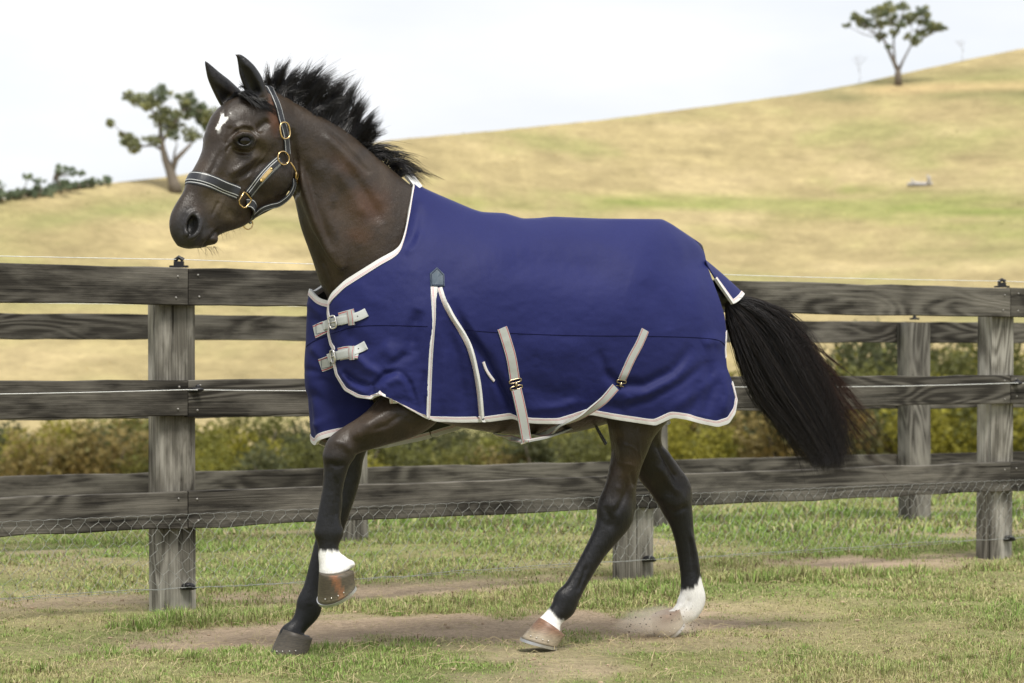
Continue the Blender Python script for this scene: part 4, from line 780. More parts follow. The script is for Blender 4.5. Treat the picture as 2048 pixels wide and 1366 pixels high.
def coat_material():
    m = Mat('short_dark_coat', .45, .42); at = m.n('ShaderNodeAttribute', attribute_name='coat'); v = m.coord()
    hair = m.noise(m.coord('Object', (1, 1, .35)), 420, 3, .6); big = m.noise(v, 9, 4, .6); fine = m.noise(v, 60, 4, .65)
    st_k = m.noise(m.coord('Object', (1, 1, .22)), 130, 3, .7); hair = m.math('MULTIPLY_ADD', st_k, .5); m.l(m.noise(m.coord('Object', (1, 1, .35)), 420, 3, .6), hair.node.inputs[2]); hair = m.math('MULTIPLY', hair, .68); k = m.math('MULTIPLY_ADD', hair, .75); k.node.inputs[2].default_value = .62; k2 = m.math('MULTIPLY_ADD', big, .5); k2.node.inputs[2].default_value = .75
    vm = m.n('ShaderNodeVectorMath', operation='SCALE'); m.l(at.outputs['Color'], vm.inputs[0]); m.l(m.math('MULTIPLY', k, k2), vm.inputs['Scale']); m.color(vm.outputs[0])
    m.l(m.ramp(fine, [(.3, (.32,) * 3), (.7, (.50,) * 3)]), m.b.inputs['Roughness'])
    v3 = m.noise(m.coord('Object', (1, 1, .6)), 22, 5, .65, .8); h = m.math('ADD', m.math('MULTIPLY', hair, .22), m.math('ADD', m.math('MULTIPLY', fine, .34), m.math('MULTIPLY', big, .9))); m.bump(m.math('ADD', m.math('ADD', h, m.math('MULTIPLY', st_k, .30)), m.math('MULTIPLY', v3, .40)), .38, .012)
    m.set('Sheen Weight', .05); m.set('Sheen Roughness', .4); m.set('Sheen Tint', (.9, .8, .65, 1)); return m.m
M['coat'] = coat_material()
horse = mesh_obj('horse', HW, HQ, M['coat']); color_attr(horse, 'coat', Cc)
tag(horse, 'dark bay horse with a white star and three white socks trotting past the fence', 'horse')
horse_bvh = BVHTree.FromPolygons([Vector(v) for v in HW], HQ.tolist()) 
CAMP = Vector((0, 0, EYE))
def ray(bvh, px_, py_, lift=0.):
    d = Vector(P(px_, py_, 1.) - A([0, 0, EYE])).normalized(); h = bvh.ray_cast(CAMP, d)
    if h[0] is None: return None
    n = h[1] if h[1].dot(d) < 0 else -h[1]; return A(h[0]) + A(n) * lift, A(n)
# ---- hair: thin three-sided strands, many in one mesh
def strands(name, paths, r0, mat, parent=None, taper=1.3, colors=None):
    """paths (n, m, 3)"""
    n, m, _ = paths.shape; T = np.gradient(paths, axis=1); T /= np.linalg.norm(T, axis=2)[..., None] + 1e-9
    ref = A([0.3, -.9, .2]); X = np.cross(T, ref); X /= np.linalg.norm(X, axis=2)[..., None] + 1e-9; Y = np.cross(T, X)
    R = (np.asarray(r0).reshape(-1, 1) * np.ones((n, m))) * (1 - np.linspace(0, 1, m) ** taper * .88)[None]
    V = np.stack([paths + R[..., None] * (math.cos(q) * X + math.sin(q) * Y) for q in (0, 2.094, 4.189)], 2).reshape(-1, 3)
    base = (np.arange(n)[:, None] * m + np.arange(m - 1)[None]).reshape(-1) * 3
    F = np.vstack([np.stack([base + k, base + (k + 1) % 3, base + 3 + (k + 1) % 3, base + 3 + k], 1) for k in range(3)])
    o = mesh_obj(name, V, F, mat, parent)
    if colors is not None: color_attr(o, 'coat', np.repeat(np.repeat(colors, m, 0).reshape(n, m, 3) if colors.ndim == 2 else colors, 3, axis=1).reshape(-1, 3))
    return o
def hair_material():
    m = Mat('hair', .36, .5); at = m.n('ShaderNodeAttribute', attribute_name='coat'); m.color(at.outputs['Color']); m.set('Anisotropic', .4); return m.m
M['hair'] = hair_material()
HB, HBR, HRU = A([.006, .006, .008]), A([.016, .010, .007]), A([.075, .026, .013])
def guided(guides, frame, nclump, per, m=9, root_w=.012, tip_w=.03, cl_spread=5., jit=.10, tip_conv=.35, seed=1):
    """guides rows: (x0,y0, x1,y1, x2,y2, w0, w2): root, middle, tip"""
    r = np.random.default_rng(seed); g = A(guides); out = []; t_ = np.linspace(0, 1, m)
    for c in range(nclump):
        u = r.uniform(0, len(g) - 1.001); i = int(u); f = u - i; b = g[i] * (1 - f) + g[i + 1] * f
        ln = .93 + r.normal(0, .09); tipo = r.normal(0, 5, 2); wr, wt = r.normal(0, root_w), r.normal(0, tip_w)
        wav = r.normal(0, 1.6, 2); bend = A([r.normal(10, 7), r.normal(4, 4)]); ph = r.uniform(0, 6.28)
        for k in range(per):
            o0 = r.normal(0, cl_spread, 2) * [1, .5]; e = o0 * tip_conv + r.normal(0, 2.2, 2); l2 = ln * (1 + r.normal(0, jit))
            p0 = b[0:2] + o0; p1 = b[0:2] + (b[2:4] - b[0:2]) * l2 + o0 * .6 + tipo * .35; p2 = b[0:2] + (b[4:6] - b[0:2]) * l2 + e + tipo
            s = t_[:, None]; q = (1 - s) ** 2 * p0 + 2 * s * (1 - s) * (2 * p1 - .5 * (p0 + p2)) + s * s * p2
            q = q + np.sin(s * 5 + ph) * wav * s + s ** 3 * bend + r.normal(0, .25, (m, 2)) * s
            ww = (1 - t_) * (b[6] + wr + r.normal(0, root_w * .5)) + t_ * (b[7] + wt + r.normal(0, .006))
            out.append([frame.pt(a[0], a[1], w_) for a, w_ in zip(q, ww)])
    return A(out)
mane_g = [(538, 186, 531, 165, 524, 146, .045, .04), (550, 188, 550, 158, 553, 124, .045, .04), (562, 194, 570, 165, 583, 134, .042, .04), (578, 204, 588, 168, 606, 130, .04, .04), (594, 213, 606, 172, 622, 134, .038, .04),
          (610, 222, 622, 180, 640, 142, .036, .04), (628, 232, 642, 188, 662, 154, .034, .04), (645, 242, 662, 195, 686, 160, .03, .04), (662, 253, 684, 210, 698, 174, .028, .02), (678, 264, 700, 225, 712, 188, .024, .02),
          (692, 276, 712, 242, 724, 204, .02, .02), (704, 286, 718, 258, 730, 226, .018, .02), (716, 294, 728, 272, 737, 246, .016, .03), (726, 300, 738, 285, 746, 266, .014, .03)]
P1 = guided(mane_g, BF, 165, 30, 10, .010, .022, 5.5, .10, .35, 3)
mane_h = [(732, 300, 750, 286, 776, 292, .014, .03), (745, 310, 768, 300, 800, 306, .012, .03), (760, 320, 780, 308, 806, 318, .010, .03), (775, 332, 796, 318, 824, 334, .008, .03), (790, 344, 808, 334, 838, 352, .006, .02), (806, 356, 818, 348, 845, 360, .004, .02)]
P2 = guided(mane_h, BF, 30, 17, 10, .008, .02, 4, .18, .2, 4)
P3 = guided([(a[0], a[1], a[0] + (a[2] - a[0]) * .5, a[1] + (a[3] - a[1]) * .5, a[0] + (a[4] - a[0]) * .42, a[1] + (a[5] - a[1]) * .42, a[6], a[7]) for a in mane_g + mane_h[:3]], BF, 120, 24, 10, .014, .014, 8, .12, .8, 5)
PM = np.concatenate([P1, P2, P3]); cm_ = HB + (HBR - HB) * rng.random((len(PM), 1)) ** 3
mane = strands('mane', PM, rng.uniform(.0007, .0014, len(PM)), M['hair'], horse, colors=cm_)
fg = [(500, 178, 520, 196, 545, 216, .05, .085), (492, 182, 515, 200, 548, 224, .04, .09), (484, 186, 505, 200, 540, 214, .03, .09), (478, 188, 480, 195, 470, 205, .0, .0), (474, 186, 466, 196, 456, 200, -.02, -.03)]
P4 = guided(fg, HF, 26, 26, 10, .010, .012, 3.5, .12, .4, 6); P5 = guided([(492, 180, 478, 168, 466, 172, .02, .02), (496, 180, 486, 172, 478, 166, .02, .02), (500, 178, 494, 172, 486, 160, .03, .03)], HF, 6, 8, 10, .006, .02, 3, .2, .4, 7)
PF = np.concatenate([P4, P5]); strands('forelock', PF, rng.uniform(.0006, .0011, len(PF)), M['hair'], horse, colors=np.tile(HB, (len(PF), 1)))
# tail: carried out behind, each strand between the upper and the lower edge of the sweep
def tail_paths(n, seed, m=18):
    r = np.random.default_rng(seed); top = catmull([(1458, 588), (1500, 598), (1538, 612), (1574, 633), (1606, 668), (1636, 716), (1662, 768), (1690, 832), (1706, 885), (1712, 925)], 6); bot = catmull([(1452, 612), (1457, 650), (1471, 697), (1494, 760), (1519, 806), (1552, 846), (1590, 888), (1624, 930)], 7)
    out = []; cols = []; t_ = np.linspace(0, 1, m)
    nc = n // 26; cv = r.beta(1.55, 1.55, nc); cz = r.normal(0, 1, (nc, 4)); cw = r.normal(0, .045, nc); va, vp, vf = r.normal(0, .055, nc), r.uniform(0, 6.28, nc), r.uniform(2.5, 6, nc)
    for k in range(n):
        c = r.integers(nc); v = np.clip(cv[c] + r.normal(0, .030) + (r.random() < .05) * r.normal(0, .12), -.03, 1.05); ln = np.clip(.93 + .08 * cz[c, 0] + r.normal(0, .06), .35, 1.12)
        if r.random() < .12: ln *= r.uniform(.45, .9)
        if v > .7: ln *= 1 - .25 * r.random()
        x = np.clip(t_ * ln, 0, 1) * (len(top) - 1); ex = np.clip(t_ * ln - 1, 0, 1)[:, None]
        tp = np.stack([np.interp(x, np.arange(len(top)), top[:, j]) for j in (0, 1)], 1); bt = np.stack([np.interp(x, np.arange(len(bot)), bot[:, j]) for j in (0, 1)], 1)
        vv = np.clip(v + va[c] * np.sin(vf[c] * t_ + vp[c]) * t_ + r.normal(0, .05) * t_ ** 2, -.06, 1.08); q = bt * (1 - vv[:, None]) + tp * vv[:, None]; q += ex * A([60, 150])
        q += np.stack([np.sin(t_ * 6 + cz[c, 1] * 2) * cz[c, 2] * 5 * t_, np.cos(t_ * 5 + cz[c, 3] * 2) * 4 * t_ * cz[c, 1]], 1) + r.normal(0, 2.2, (1, 2)) * (.3 + t_[:, None]) + np.cumsum(r.normal(0, .55, (m, 2)), 0) + np.stack([np.sin(t_ * r.uniform(6, 14) + r.uniform(0, 6)), np.cos(t_ * r.uniform(6, 14) + r.uniform(0, 6))], 1) * t_[:, None] * r.uniform(.5, 3.2)
        if r.random() < .035: q += (t_[:, None] ** 2) * r.uniform(.3, 1, 1) * A([60, -5 + 25 * r.random()])
        wd = r.normal(0, .030) * (.4 + .6 * np.sin(np.minimum(t_ * 1.6, 1.57))) + cw[c] * t_ 
        out.append([BF.pt(a[0], a[1], w_) for a, w_ in zip(q, wd)])
        red = np.clip((v - .5) * .9, 0, 1) * r.random() ** 1.3; tt = (t_ ** 1.6)[:, None] * (red + .15 * (r.random() < .3))
        hb = HB + (HBR - HB) * r.random() ** 2 * 1.2; cols.append(hb * (1 - tt) + (HBR * 1.0 + (HRU - HBR) * min(1, red * 1.4)) * tt)
    return A(out), A(cols)
PT, CT = tail_paths(8800, 11)
PW = guided([(1560, 640, 1660, 735, 1735, 862, 0, .0), (1590, 680, 1680, 790, 1770, 884, 0, .0), (1610, 720, 1660, 800, 1712, 872, 0, .02), (1580, 650, 1650, 705, 1700, 745, 0, .0), (1600, 700, 1680, 820, 1728, 905, 0, .0)], BF, 26, 11, 18, .02, .03, 6, .2, .5, 14)
PS = guided([(1470, 650, 1490, 740, 1500, 800, 0, 0), (1500, 760, 1540, 830, 1560, 880, 0, 0), (1540, 820, 1580, 870, 1596, 930, 0, 0)], BF, 22, 12, 18, .02, .03, 6, .2, .5, 15)
rdc = np.concatenate([HRU * rng.uniform(.2, .75, (len(PW), 1)), HB + 0 * rng.random((len(PS), 1))])[:, None] * np.ones((1, 18, 1)); PT = np.concatenate([PT, PW, PS]); CT = np.concatenate([CT, rdc])
tail = strands('tail', PT, rng.uniform(.0005, .00125, len(PT)), M['hair'], horse, colors=CT)
dk = MB(); dk.tube([BF.pt(1415, 585), BF.pt(1445, 592), BF.pt(1472, 606), BF.pt(1496, 640), BF.pt(1512, 690)], [.05, .045, .035, .026, .010], 12); dk.build('dock', M['hair'], horse)
color_attr(bpy.data.objects['dock'], 'coat', np.tile(HB, (len(bpy.data.objects['dock'].data.vertices), 1)))
wk = []; r_ = np.random.default_rng(5)
for k in range(70):
    x0, y0 = (r_.uniform(395, 434), 497) if k < 36 else (r_.uniform(440, 500), 0)
    if k >= 36: y0 = np.interp(x0, [440, 455, 487, 500], [470, 459, 447, 440])
    l_ = r_.uniform(6, 24); w_ = r_.uniform(-.02, .03); a_ = r_.uniform(.5, 1.5)
    wk.append([HF.pt(x0 + l_ * t * math.cos(a_), y0 - 4 + l_ * t * math.sin(a_) + 3 * t * t, w_) for t in np.linspace(0, 1, 6)])
strands('chin_whiskers', A(wk), .00045, M['hair'], horse, colors=np.tile(HBR * 2, (len(wk), 1)))
# ---- eyes
def eye_mat():
    m = Mat('dark_glossy_eye', .03, .35); at = m.n('ShaderNodeAttribute', attribute_name='coat'); m.color(at.outputs['Color']); m.set('Coat Weight', .15); m.set('Coat Roughness', .02); return m.m
M['eye'] = eye_mat()
for sgn, c in ((1, HF.pt(489.5, 281.5, .0865)), (-1, HF.mirror(HF.pt(489.5, 281.5, .0865)))):
    e = MB(); e.ellipsoid((0, 0, 0), (.0235,) * 3, 32, 22); o = e.build('eye', M['eye'], horse); V = A(e.V); ax = HF.l * sgn; d = V @ ax / .0235
    pl = V - (V @ ax)[:, None] * ax; hz = pl @ HF.f; vt = pl[:, 2]
    pup = 1 - smoothstep(.85, 1.1, np.hypot(hz / .0100, vt / .0062)); iris = 1 - smoothstep(.9, 1.05, np.hypot(hz, vt) / .0150)
    Ce = np.tile(A([.010, .008, .007]), (len(V), 1)); Ce = Ce * (1 - iris[:, None]) + A([.007, .004, .003]) * iris[:, None]; Ce = Ce * (1 - pup[:, None]) + A([.002, .002, .003]) * pup[:, None]
    color_attr(o, 'coat', Ce * (1 if True else 1)); o.location = c
# ---- hooves with shoes
def hoof_mat():
    m = Mat('hoof_horn', .45, .4); at = m.n('ShaderNodeAttribute', attribute_name='coat'); n = m.noise(m.coord('Object', (1, 1, 6)), 60, 4, .6)
    m.color(m.mix(1., at.outputs['Color'], m.ramp(n, [(.3, (.6, .6, .6)), (.7, (1.2, 1.15, 1.1))]), 'MULTIPLY')); m.bump(n, .3, .002); return m.m
M['hoof'] = hoof_mat(); M['shoe'] = plain('worn_steel_shoe', (.60, .60, .60), .32, .5, .85, .15)
def hoof(px_, py_, w_, pitch, roll, colfn, sc_=1.0, label=None):
    c = BF.pt(px_, py_, w_); f, l = BF.f, BF.l; z = A([0, 0, 1.]); p = math.radians(pitch); q = math.radians(roll)
    t = math.cos(p) * f + math.sin(p) * z; h = -math.sin(p) * f + math.cos(p) * z; s = math.cos(q) * l - math.sin(q) * h; h = math.sin(q) * l + math.cos(q) * h
    N = 40; ph = np.linspace(0, 2 * math.pi, N, endpoint=False); V = []; C = []
    rings = [0, .12, .35, .6, .85, 1.0, 1.06]
    def rim(v, k=1.0):
        x = .070 * np.cos(ph); x = np.where(x < -.052, -.052 - (x + .052) * .3, x); y = .063 * np.sin(ph) * (1 + .05 * np.cos(ph))
        sx = 1 - .20 * v; return (x * sx - .032 * v) * k, y * (1 - .17 * v) * k
    for v in rings:
        x, y = rim(v) if v <= 1 else rim(1., .93); zz = min(v, 1.0) * (.066 + .020 * np.cos(ph)) + (.002 if v > 1 else 0)
        V.append(np.stack([x, y, zz], 1))
    x, y = rim(0, .86); V.append(np.stack([x, y, 0 * x + .004], 1)); x, y = rim(0, .5); V.append(np.stack([x, y, 0 * x + .014], 1))
    n = len(V); F = []
    order = [8, 7, 0, 1, 2, 3, 4, 5, 6]
    for a, b in zip(order[:-1], order[1:]):
        for i in range(N): F.append([a * N + i, a * N + (i + 1) % N, b * N + (i + 1) % N, b * N + i])
    F.append([8 * N + i for i in range(N)][::-1]); F.append([6 * N + i for i in range(N)])
    Vl = np.vstack(V) * sc_; o = mesh_obj('hoof', c + Vl[:, :1] * t + Vl[:, 1:2] * s + Vl[:, 2:3] * h, F, M['hoof'], horse)
    color_attr(o, 'coat', colfn(Vl))
    if label: o['label'] = label
    # shoe: a flat bar round the edge, open at the heel
    a_ = np.linspace(-2.55, 2.55, 40); S = []; 
    for q_ in a_:
        x = .070 * math.cos(q_); x = -.052 - (x + .052) * .3 if x < -.052 else x; y = .063 * math.sin(q_) * (1 + .05 * math.cos(q_))
        for k, zz in ((1.035, 0.001), (1.035, -.009), (.70, -.009), (.70, .001)): S.append(((x * k) * sc_, (y * k) * sc_, zz))
    S = A(S); FF = []
    for i in range(39):
        for k in range(4): FF.append([i * 4 + k, i * 4 + (k + 1) % 4, i * 4 + 4 + (k + 1) % 4, i * 4 + 4 + k])
    FF += [[0, 1, 2, 3], [159, 158, 157, 156]]
    mesh_obj('horse_shoe', c + S[:, :1] * t + S[:, 1:2] * s + S[:, 2:3] * h, FF, M['shoe'], o, smooth=False)
    nb = MB()
    for q_ in (.5, .85, 1.2, 1.5):
        pl = A([.070 * math.cos(q_) * .985 - .006, .063 * math.sin(q_) * .995, .019]) * sc_; nb.ellipsoid(tuple(c + pl[0] * t + pl[1] * s + pl[2] * h), (.0028,) * 3, 6, 4)
    nb.build('nail_clinches', M['steel'], o)['kind'] = 'stuff'
    return o
def c_dark(V): k = (V[:, 2] / .07)[:, None]; return A([.11, .095, .075]) * (1 - k * .35) + .04 * (fbm(V[:, 0] * 60, V[:, 1] * 60) - .5)[:, None]
def c_tan(V): k = smoothstep(.35, 1, V[:, 2] / .062)[:, None]; return A([.36, .31, .23]) * (1 - k) + A([.22, .125, .080]) * k + .06 * (fbm(V[:, 0] * 50, V[:, 1] * 50) - .5)[:, None]
def c_strip(V):
    d = 1 - smoothstep(.008, .013, np.abs(V[:, 0] - .010 + V[:, 2] * .15)); base = A([.10, .085, .062]) * (1 - 0 * d[:, None]); return base * (1 - d[:, None]) + A([.27, .13, .07]) * d[:, None] + .10 * (1 - smoothstep(.0, .03, V[:, 2]))[:, None] * A([1, .9, .6])
hoof(579, 1309, -.12, -3, 0, c_dark, 1.04)
hoof(1079, 1286, .13, 15, 4, c_tan, .98, 'tan hoof landing with its toe up')
hoof(674, 1184, .17, -31, 14, c_strip, 1.04, 'lifted dark hoof with an orange stripe')
hoof(1338, 1262, -.13, -36, 0, c_tan, .98, 'tan hoof pushing off in kicked up dust')
# ------------------------------------------------------------------ the rug: a cloth sheet over both sides of the body
class TPS:
    def __init__(s, pts, vals, reg=.02):
        s.p = A(pts) / 200.; n = len(s.p); K = s.k(s.p, s.p) + reg * np.eye(n); Pm = np.hstack([np.ones((n, 1)), s.p])
        s.c = np.linalg.solve(np.block([[K, Pm], [Pm.T, np.zeros((3, 3))]]), np.r_[vals, 0, 0, 0])
    def k(s, a, b): r2 = ((a[:, None] - b[None]) ** 2).sum(-1); return .5 * r2 * np.log(r2 + 1e-12)
    def __call__(s, x, y):
        sh = np.shape(x); q = np.stack([np.ravel(x), np.ravel(y)], 1) / 200.; return (s.k(q, s.p) @ s.c[:len(s.p)] + s.c[len(s.p)] + q @ s.c[len(s.p) + 1:]).reshape(sh)
wpts = [(828, 352, 0), (840, 371, 0), (870, 385, 0), (905, 400, 0), (945, 416, 0), (1010, 424, 0), (1045, 434, 0), (1100, 432, 0), (1200, 435, 0), (1325, 436, 0), (1362, 460, 0), (1402, 488, 0),
 (657, 600, .05), (690, 562, .10), (720, 543, .13), (760, 518, .155), (797, 498, .165), (812, 450, .14), (820, 410, .105), (824, 378, .06),
 (658, 640, .05), (662, 690, .05), (668, 740, .055), (690, 780, .09), (740, 798, .20), (760, 620, .20), (760, 700, .215), (720, 700, .165), (700, 640, .14), (720, 760, .16),
 (830, 540, .23), (830, 640, .275), (830, 740, .265), (880, 480, .19), (880, 560, .25), (900, 440, .12), (780, 770, .255), (850, 440, .13), (860, 400, .07), (900, 640, .29), (900, 740, .275),
 (1000, 480, .20), (1000, 530, .27), (1000, 600, .30), (1000, 700, .298), (1000, 780, .270), (1000, 838, .240), (1100, 470, .17), (1100, 520, .25), (1100, 590, .30), (1100, 700, .308), (1100, 780, .280), (1100, 843, .245),
 (1200, 475, .19), (1200, 540, .275), (1200, 620, .325), (1200, 700, .322), (1200, 780, .295), (1200, 832, .27), (1300, 475, .19), (1300, 540, .28), (1300, 620, .325), (1300, 700, .325), (1300, 790, .305), (1300, 848, .28),
 (1380, 520, .13), (1380, 580, .25), (1380, 650, .29), (1380, 740, .30), (1380, 835, .30), (765, 792, .25), (850, 838, .255), (950, 842, .245), (1440, 700, .25), (1458, 790, .27), (1440, 850, .27),
 (1410, 520, .06), (1424, 555, .13), (1440, 600, .19), (1450, 660, .22), (1452, 710, .23)]
tps = TPS([p[:2] for p in wpts], [p[2] ** 2 for p in wpts])
def curve(rows, n=8): return catmull(rows, n)
# borders of the near sheet; third value = position along the rug
top_b = [(657, 601, 0), (663, 588, .02), (690, 562, .055), (720, 543, .09), (760, 518, .13), (790, 502, .16), (802, 490, .175), (812, 455, .20), (820, 410, .225), (825, 378, .245), (829, 358, .255),
         (842, 373, .275), (870, 386, .30), (905, 401, .335), (945, 418, .375), (965, 424, .40), (1010, 426, .455), (1045, 437, .50), (1075, 436, .53), (1105, 433, .56), (1200, 437, .665), (1325, 438, .80), (1345, 449, .83), (1400, 486, .95), (1404, 490, 1)]
bot_b = [(742, 798, 0), (748, 793, .02), (763, 790, .05), (780, 797, .075), (800, 808, .10), (850, 836, .16), (870, 842, .185), (920, 844, .25), (975, 843, .32), (1025, 836, .38), (1040, 843, .40), (1070, 846, .43), (1120, 847, .48), (1150, 838, .52), (1180, 828, .56),
         (1230, 838, .62), (1310, 850, .71), (1322, 845, .73), (1345, 834, .76), (1372, 838, .79), (1400, 846, .83), (1435, 853, .88), (1457, 846, .92), (1470, 826, .96), (1474, 800, 1)]
lef_b = [(657, 601, 0), (655, 625, .1), (658, 650, .2), (656, 668, .28), (661, 690, .37), (667, 700, .42), (665, 718, .5), (672, 750, .62), (690, 780, .76), (715, 794, .88), (742, 798, 1)]
rig_b = [(1404, 490, 0), (1409, 505, .05), (1414, 530, .12), (1424, 558, .2), (1438, 595, .32), (1449, 630, .42), (1453, 665, .52), (1451, 700, .62), (1454, 735, .74), (1466, 768, .88), (1474, 800, 1)]
def bcurve(rows, u): r = A(rows); return np.stack([np.interp(u, r[:, 2], r[:, 0]), np.interp(u, r[:, 2], r[:, 1])], 1)
NU, NV = 300, 150
us = np.linspace(0, 1, NU); vs = np.linspace(0, 1, NV)
tb, bb_, lb, rb = bcurve(top_b, us), bcurve(bot_b, us), bcurve(lef_b, vs), bcurve(rig_b, vs)
for q in (tb, bb_, lb, rb): q[2:-2] = (q[:-4] + q[1:-3] + q[2:-2] + q[3:-1] + q[4:]) / 5
U, Vv = us[:, None, None], vs[None, :, None]
Cn = (1 - Vv) * tb[:, None] + Vv * bb_[:, None] + (1 - U) * lb[None] + U * rb[None] - ((1 - U) * (1 - Vv) * tb[0] + U * (1 - Vv) * tb[-1] + (1 - U) * Vv * bb_[0] + U * Vv * bb_[-1])
qx, qy = Cn[..., 0], Cn[..., 1]
Wn = np.sqrt(np.maximum(tps(qx, qy), 0) + 1e-6)
spine = (us > .252)[:, None] & (vs == 0)[None]; Wn[spine] = 0
# folds: (path in the side view, half width px, push metres)
folds = [([(743, 800), (748, 772), (772, 748), (802, 741)], 6, -.014), ([(756, 790), (772, 766), (795, 757), (818, 764)], 10, .009), ([(800, 741), (820, 768), (832, 805)], 6, -.010), ([(685, 742), (712, 763), (742, 774)], 6, -.015), ([(822, 705), (828, 655), (838, 620)], 14, -.017), ([(760, 690), (798, 722)], 18, .012),
 ([(672, 738), (700, 772), (735, 790)], 7, .010), ([(696, 700), (732, 734), (762, 748)], 10, .012), ([(772, 735), (800, 715), (842, 700)], 9, -.008), ([(770, 805), (812, 800), (846, 818)], 10, -.006), ([(850, 740), (846, 790), (852, 830)], 6, -.010), ([(690, 655), (720, 690), (750, 700)], 16, -.008),
 ([(1200, 745), (1240, 768), (1290, 770), (1345, 742), (1385, 690)], 11, -.015), ([(1225, 792), (1285, 792), (1340, 765), (1400, 712)], 15, .009), ([(1190, 812), (1240, 815), (1300, 800), (1360, 768), (1430, 712)], 9, -.009), ([(1330, 825), (1370, 800), (1420, 765), (1448, 735)], 12, .009),
 ([(1405, 690), (1430, 680), (1448, 690)], 12, .012), ([(1418, 720), (1424, 770), (1410, 830)], 12, -.016), ([(1448, 740), (1455, 790), (1448, 835)], 9, .012), ([(1376, 836), (1392, 800), (1400, 760)], 10, -.010),
 ([(900, 600), (930, 660), (975, 720), (1010, 790), (1030, 832)], 11, -.016), ([(935, 640), (980, 740), (1000, 820)], 9, .006), ([(890, 640), (915, 720), (930, 830)], 13, -.012), ([(890, 700), (888, 830)], 9, .006),
 ([(1040, 680), (1100, 700), (1180, 700)], 26, .006), ([(960, 545), (1060, 525), (1180, 535), (1260, 560)], 30, -.012), ([(1030, 450), (1120, 465), (1230, 470)], 22, .006), ([(1290, 560), (1330, 620), (1340, 660)], 22, -.008), ([(1390, 540), (1400, 620), (1420, 680)], 18, .007),
 ([(945, 425), (965, 450), (985, 470)], 12, -.006), ([(965, 426), (985, 438), (1010, 448)], 9, .006), ([(1045, 440), (1070, 450), (1105, 445)], 9, -.005), ([(1345, 452), (1360, 490), (1372, 530)], 12, .006), ([(835, 400), (830, 450), (818, 500)], 12, -.010), ([(812, 510), (830, 490), (845, 460)], 8, .005),
 ([(700, 560), (740, 600), (780, 610)], 20, .006), ([(665, 650), (690, 652), (720, 648)], 8, -.004), ([(1040, 760), (1100, 790), (1160, 790)], 22, -.008), ([(1050, 820), (1110, 815), (1170, 800)], 10, .007), ([(1245, 820), (1262, 790)], 8, .006), ([(1228, 760), (1210, 740), (1196, 700)], 9, -.007)]
for path, r_, dp in folds:
    d_, run_ = seg_dist(qx, qy, path); Wn += dp * np.exp(-(d_ / r_) ** 2) * np.clip(np.minimum(run_, 1 - run_) * 4, 0, 1) ** .7 * np.clip(vs[None] * 12, 0, 1)
Wn += .004 * (fbm(qx, qy, 4, .022) - .5) * np.clip(vs[None] * 8, 0, 1) + .0022 * (fbm(qx, qy * 1.4, 3, .07) - .5) * np.clip(vs[None] * 8, 0, 1)
# pleat: the strip between the two white tapes lies deeper
tape1 = [(868, 574), (868, 640), (863, 700), (860, 760), (857, 836)]
tape2 = [(879, 576), (890, 606), (903, 632), (922, 662), (938, 692), (950, 735), (958, 780), (963, 836)]
def xat(path, y): p = A(path); return np.interp(y, p[:, 1], p[:, 0])
inside = smoothstep(-1.5, 1.5, qx - xat(tape1, qy)) * smoothstep(3, -3, qx - xat(tape2, qy)) * smoothstep(578, 640, qy)
Wn -= .016 * inside
flap = smoothstep(2, 8, qx - xat(tape2, qy)) * smoothstep(14, 4, qx - xat([(895, 600), (960, 700), (1000, 780), (1034, 836)], qy)) * smoothstep(620, 700, qy); Wn -= .012 * flap
NW = np.array([[BF.pt(x, y, w_) for x, y, w_ in zip(a, b, c)] for a, b, c in zip(qx, qy, Wn)])
def grid_faces(nu, nv, off=0, flip=False):
    i, j = np.meshgrid(np.arange(nu - 1), np.arange(nv - 1), indexing='ij'); a = (i * nv + j).ravel() + off; q = np.stack([a, a + 1, a + nv + 1, a + nv], 1); return q[:, ::-1] if flip else q
rug = empty('horse_rug', BF.pt(1050, 600, 0) * A([1, 1, 0])); rug_o = A(rug.location)
tag(rug, 'navy blue turnout rug with white binding and grey straps worn by the horse', 'horse rug')
def kid(o, parent=None):
    """keep a part that was built in the place's own coordinates where it is"""
    o.parent = parent or rug; o.location = tuple(-rug_o) if parent is None else (0, 0, 0); return o
# far sheet: the near one mirrored behind the shoulder, drawn round the chest in front
iS = int(np.searchsorted(us, .255)); jc = int(np.searchsorted(us, .20))
FW = BF.mirror(NW)[iS:]                                     # mirrored columns (rear part)
# chest columns, from the front edge to the shoulder, by height
chest_front = [(640, 600), (618, 578)]
zt = lambda y, w_, x: BF.pt(x, y, w_)
front_e = [(664, 604), (660, 640), (664, 690), (672, 740), (700, 790), (712, 850)]
sil = curve([(620, 579), (616, 600), (614, 640), (612, 693), (610, 728), (612, 775), (622, 812), (626, 846), (631, 889)], 20); sil = resample(sil, NV)
ctr = resample(curve([(668, 605), (670, 650), (674, 700), (700, 755), (742, 796), (748, 822), (715, 858)], 20), NV)
midc = resample(curve([(638, 597), (636, 640), (634, 700), (634, 750), (642, 810), (645, 877)], 20), NV)
in_c = np.array([BF.pt(x, y, .035) for x, y in resample(curve([(700, 622), (700, 660), (705, 700), (715, 750), (725, 800), (720, 850)], 20), NV)])
c0 = np.array([BF.pt(x, y, .030) for x, y in ctr]); c1 = np.array([BF.pt(x, y, -.020) for x, y in midc]); c2 = np.array([BF.pt(x, y, -.085) for x, y in sil])
G2 = to_g(c2); R0 = to_g(FW[0])
cols = [c0, c1, c2]
zs_top = np.linspace(1.245, 1.60, 8); 
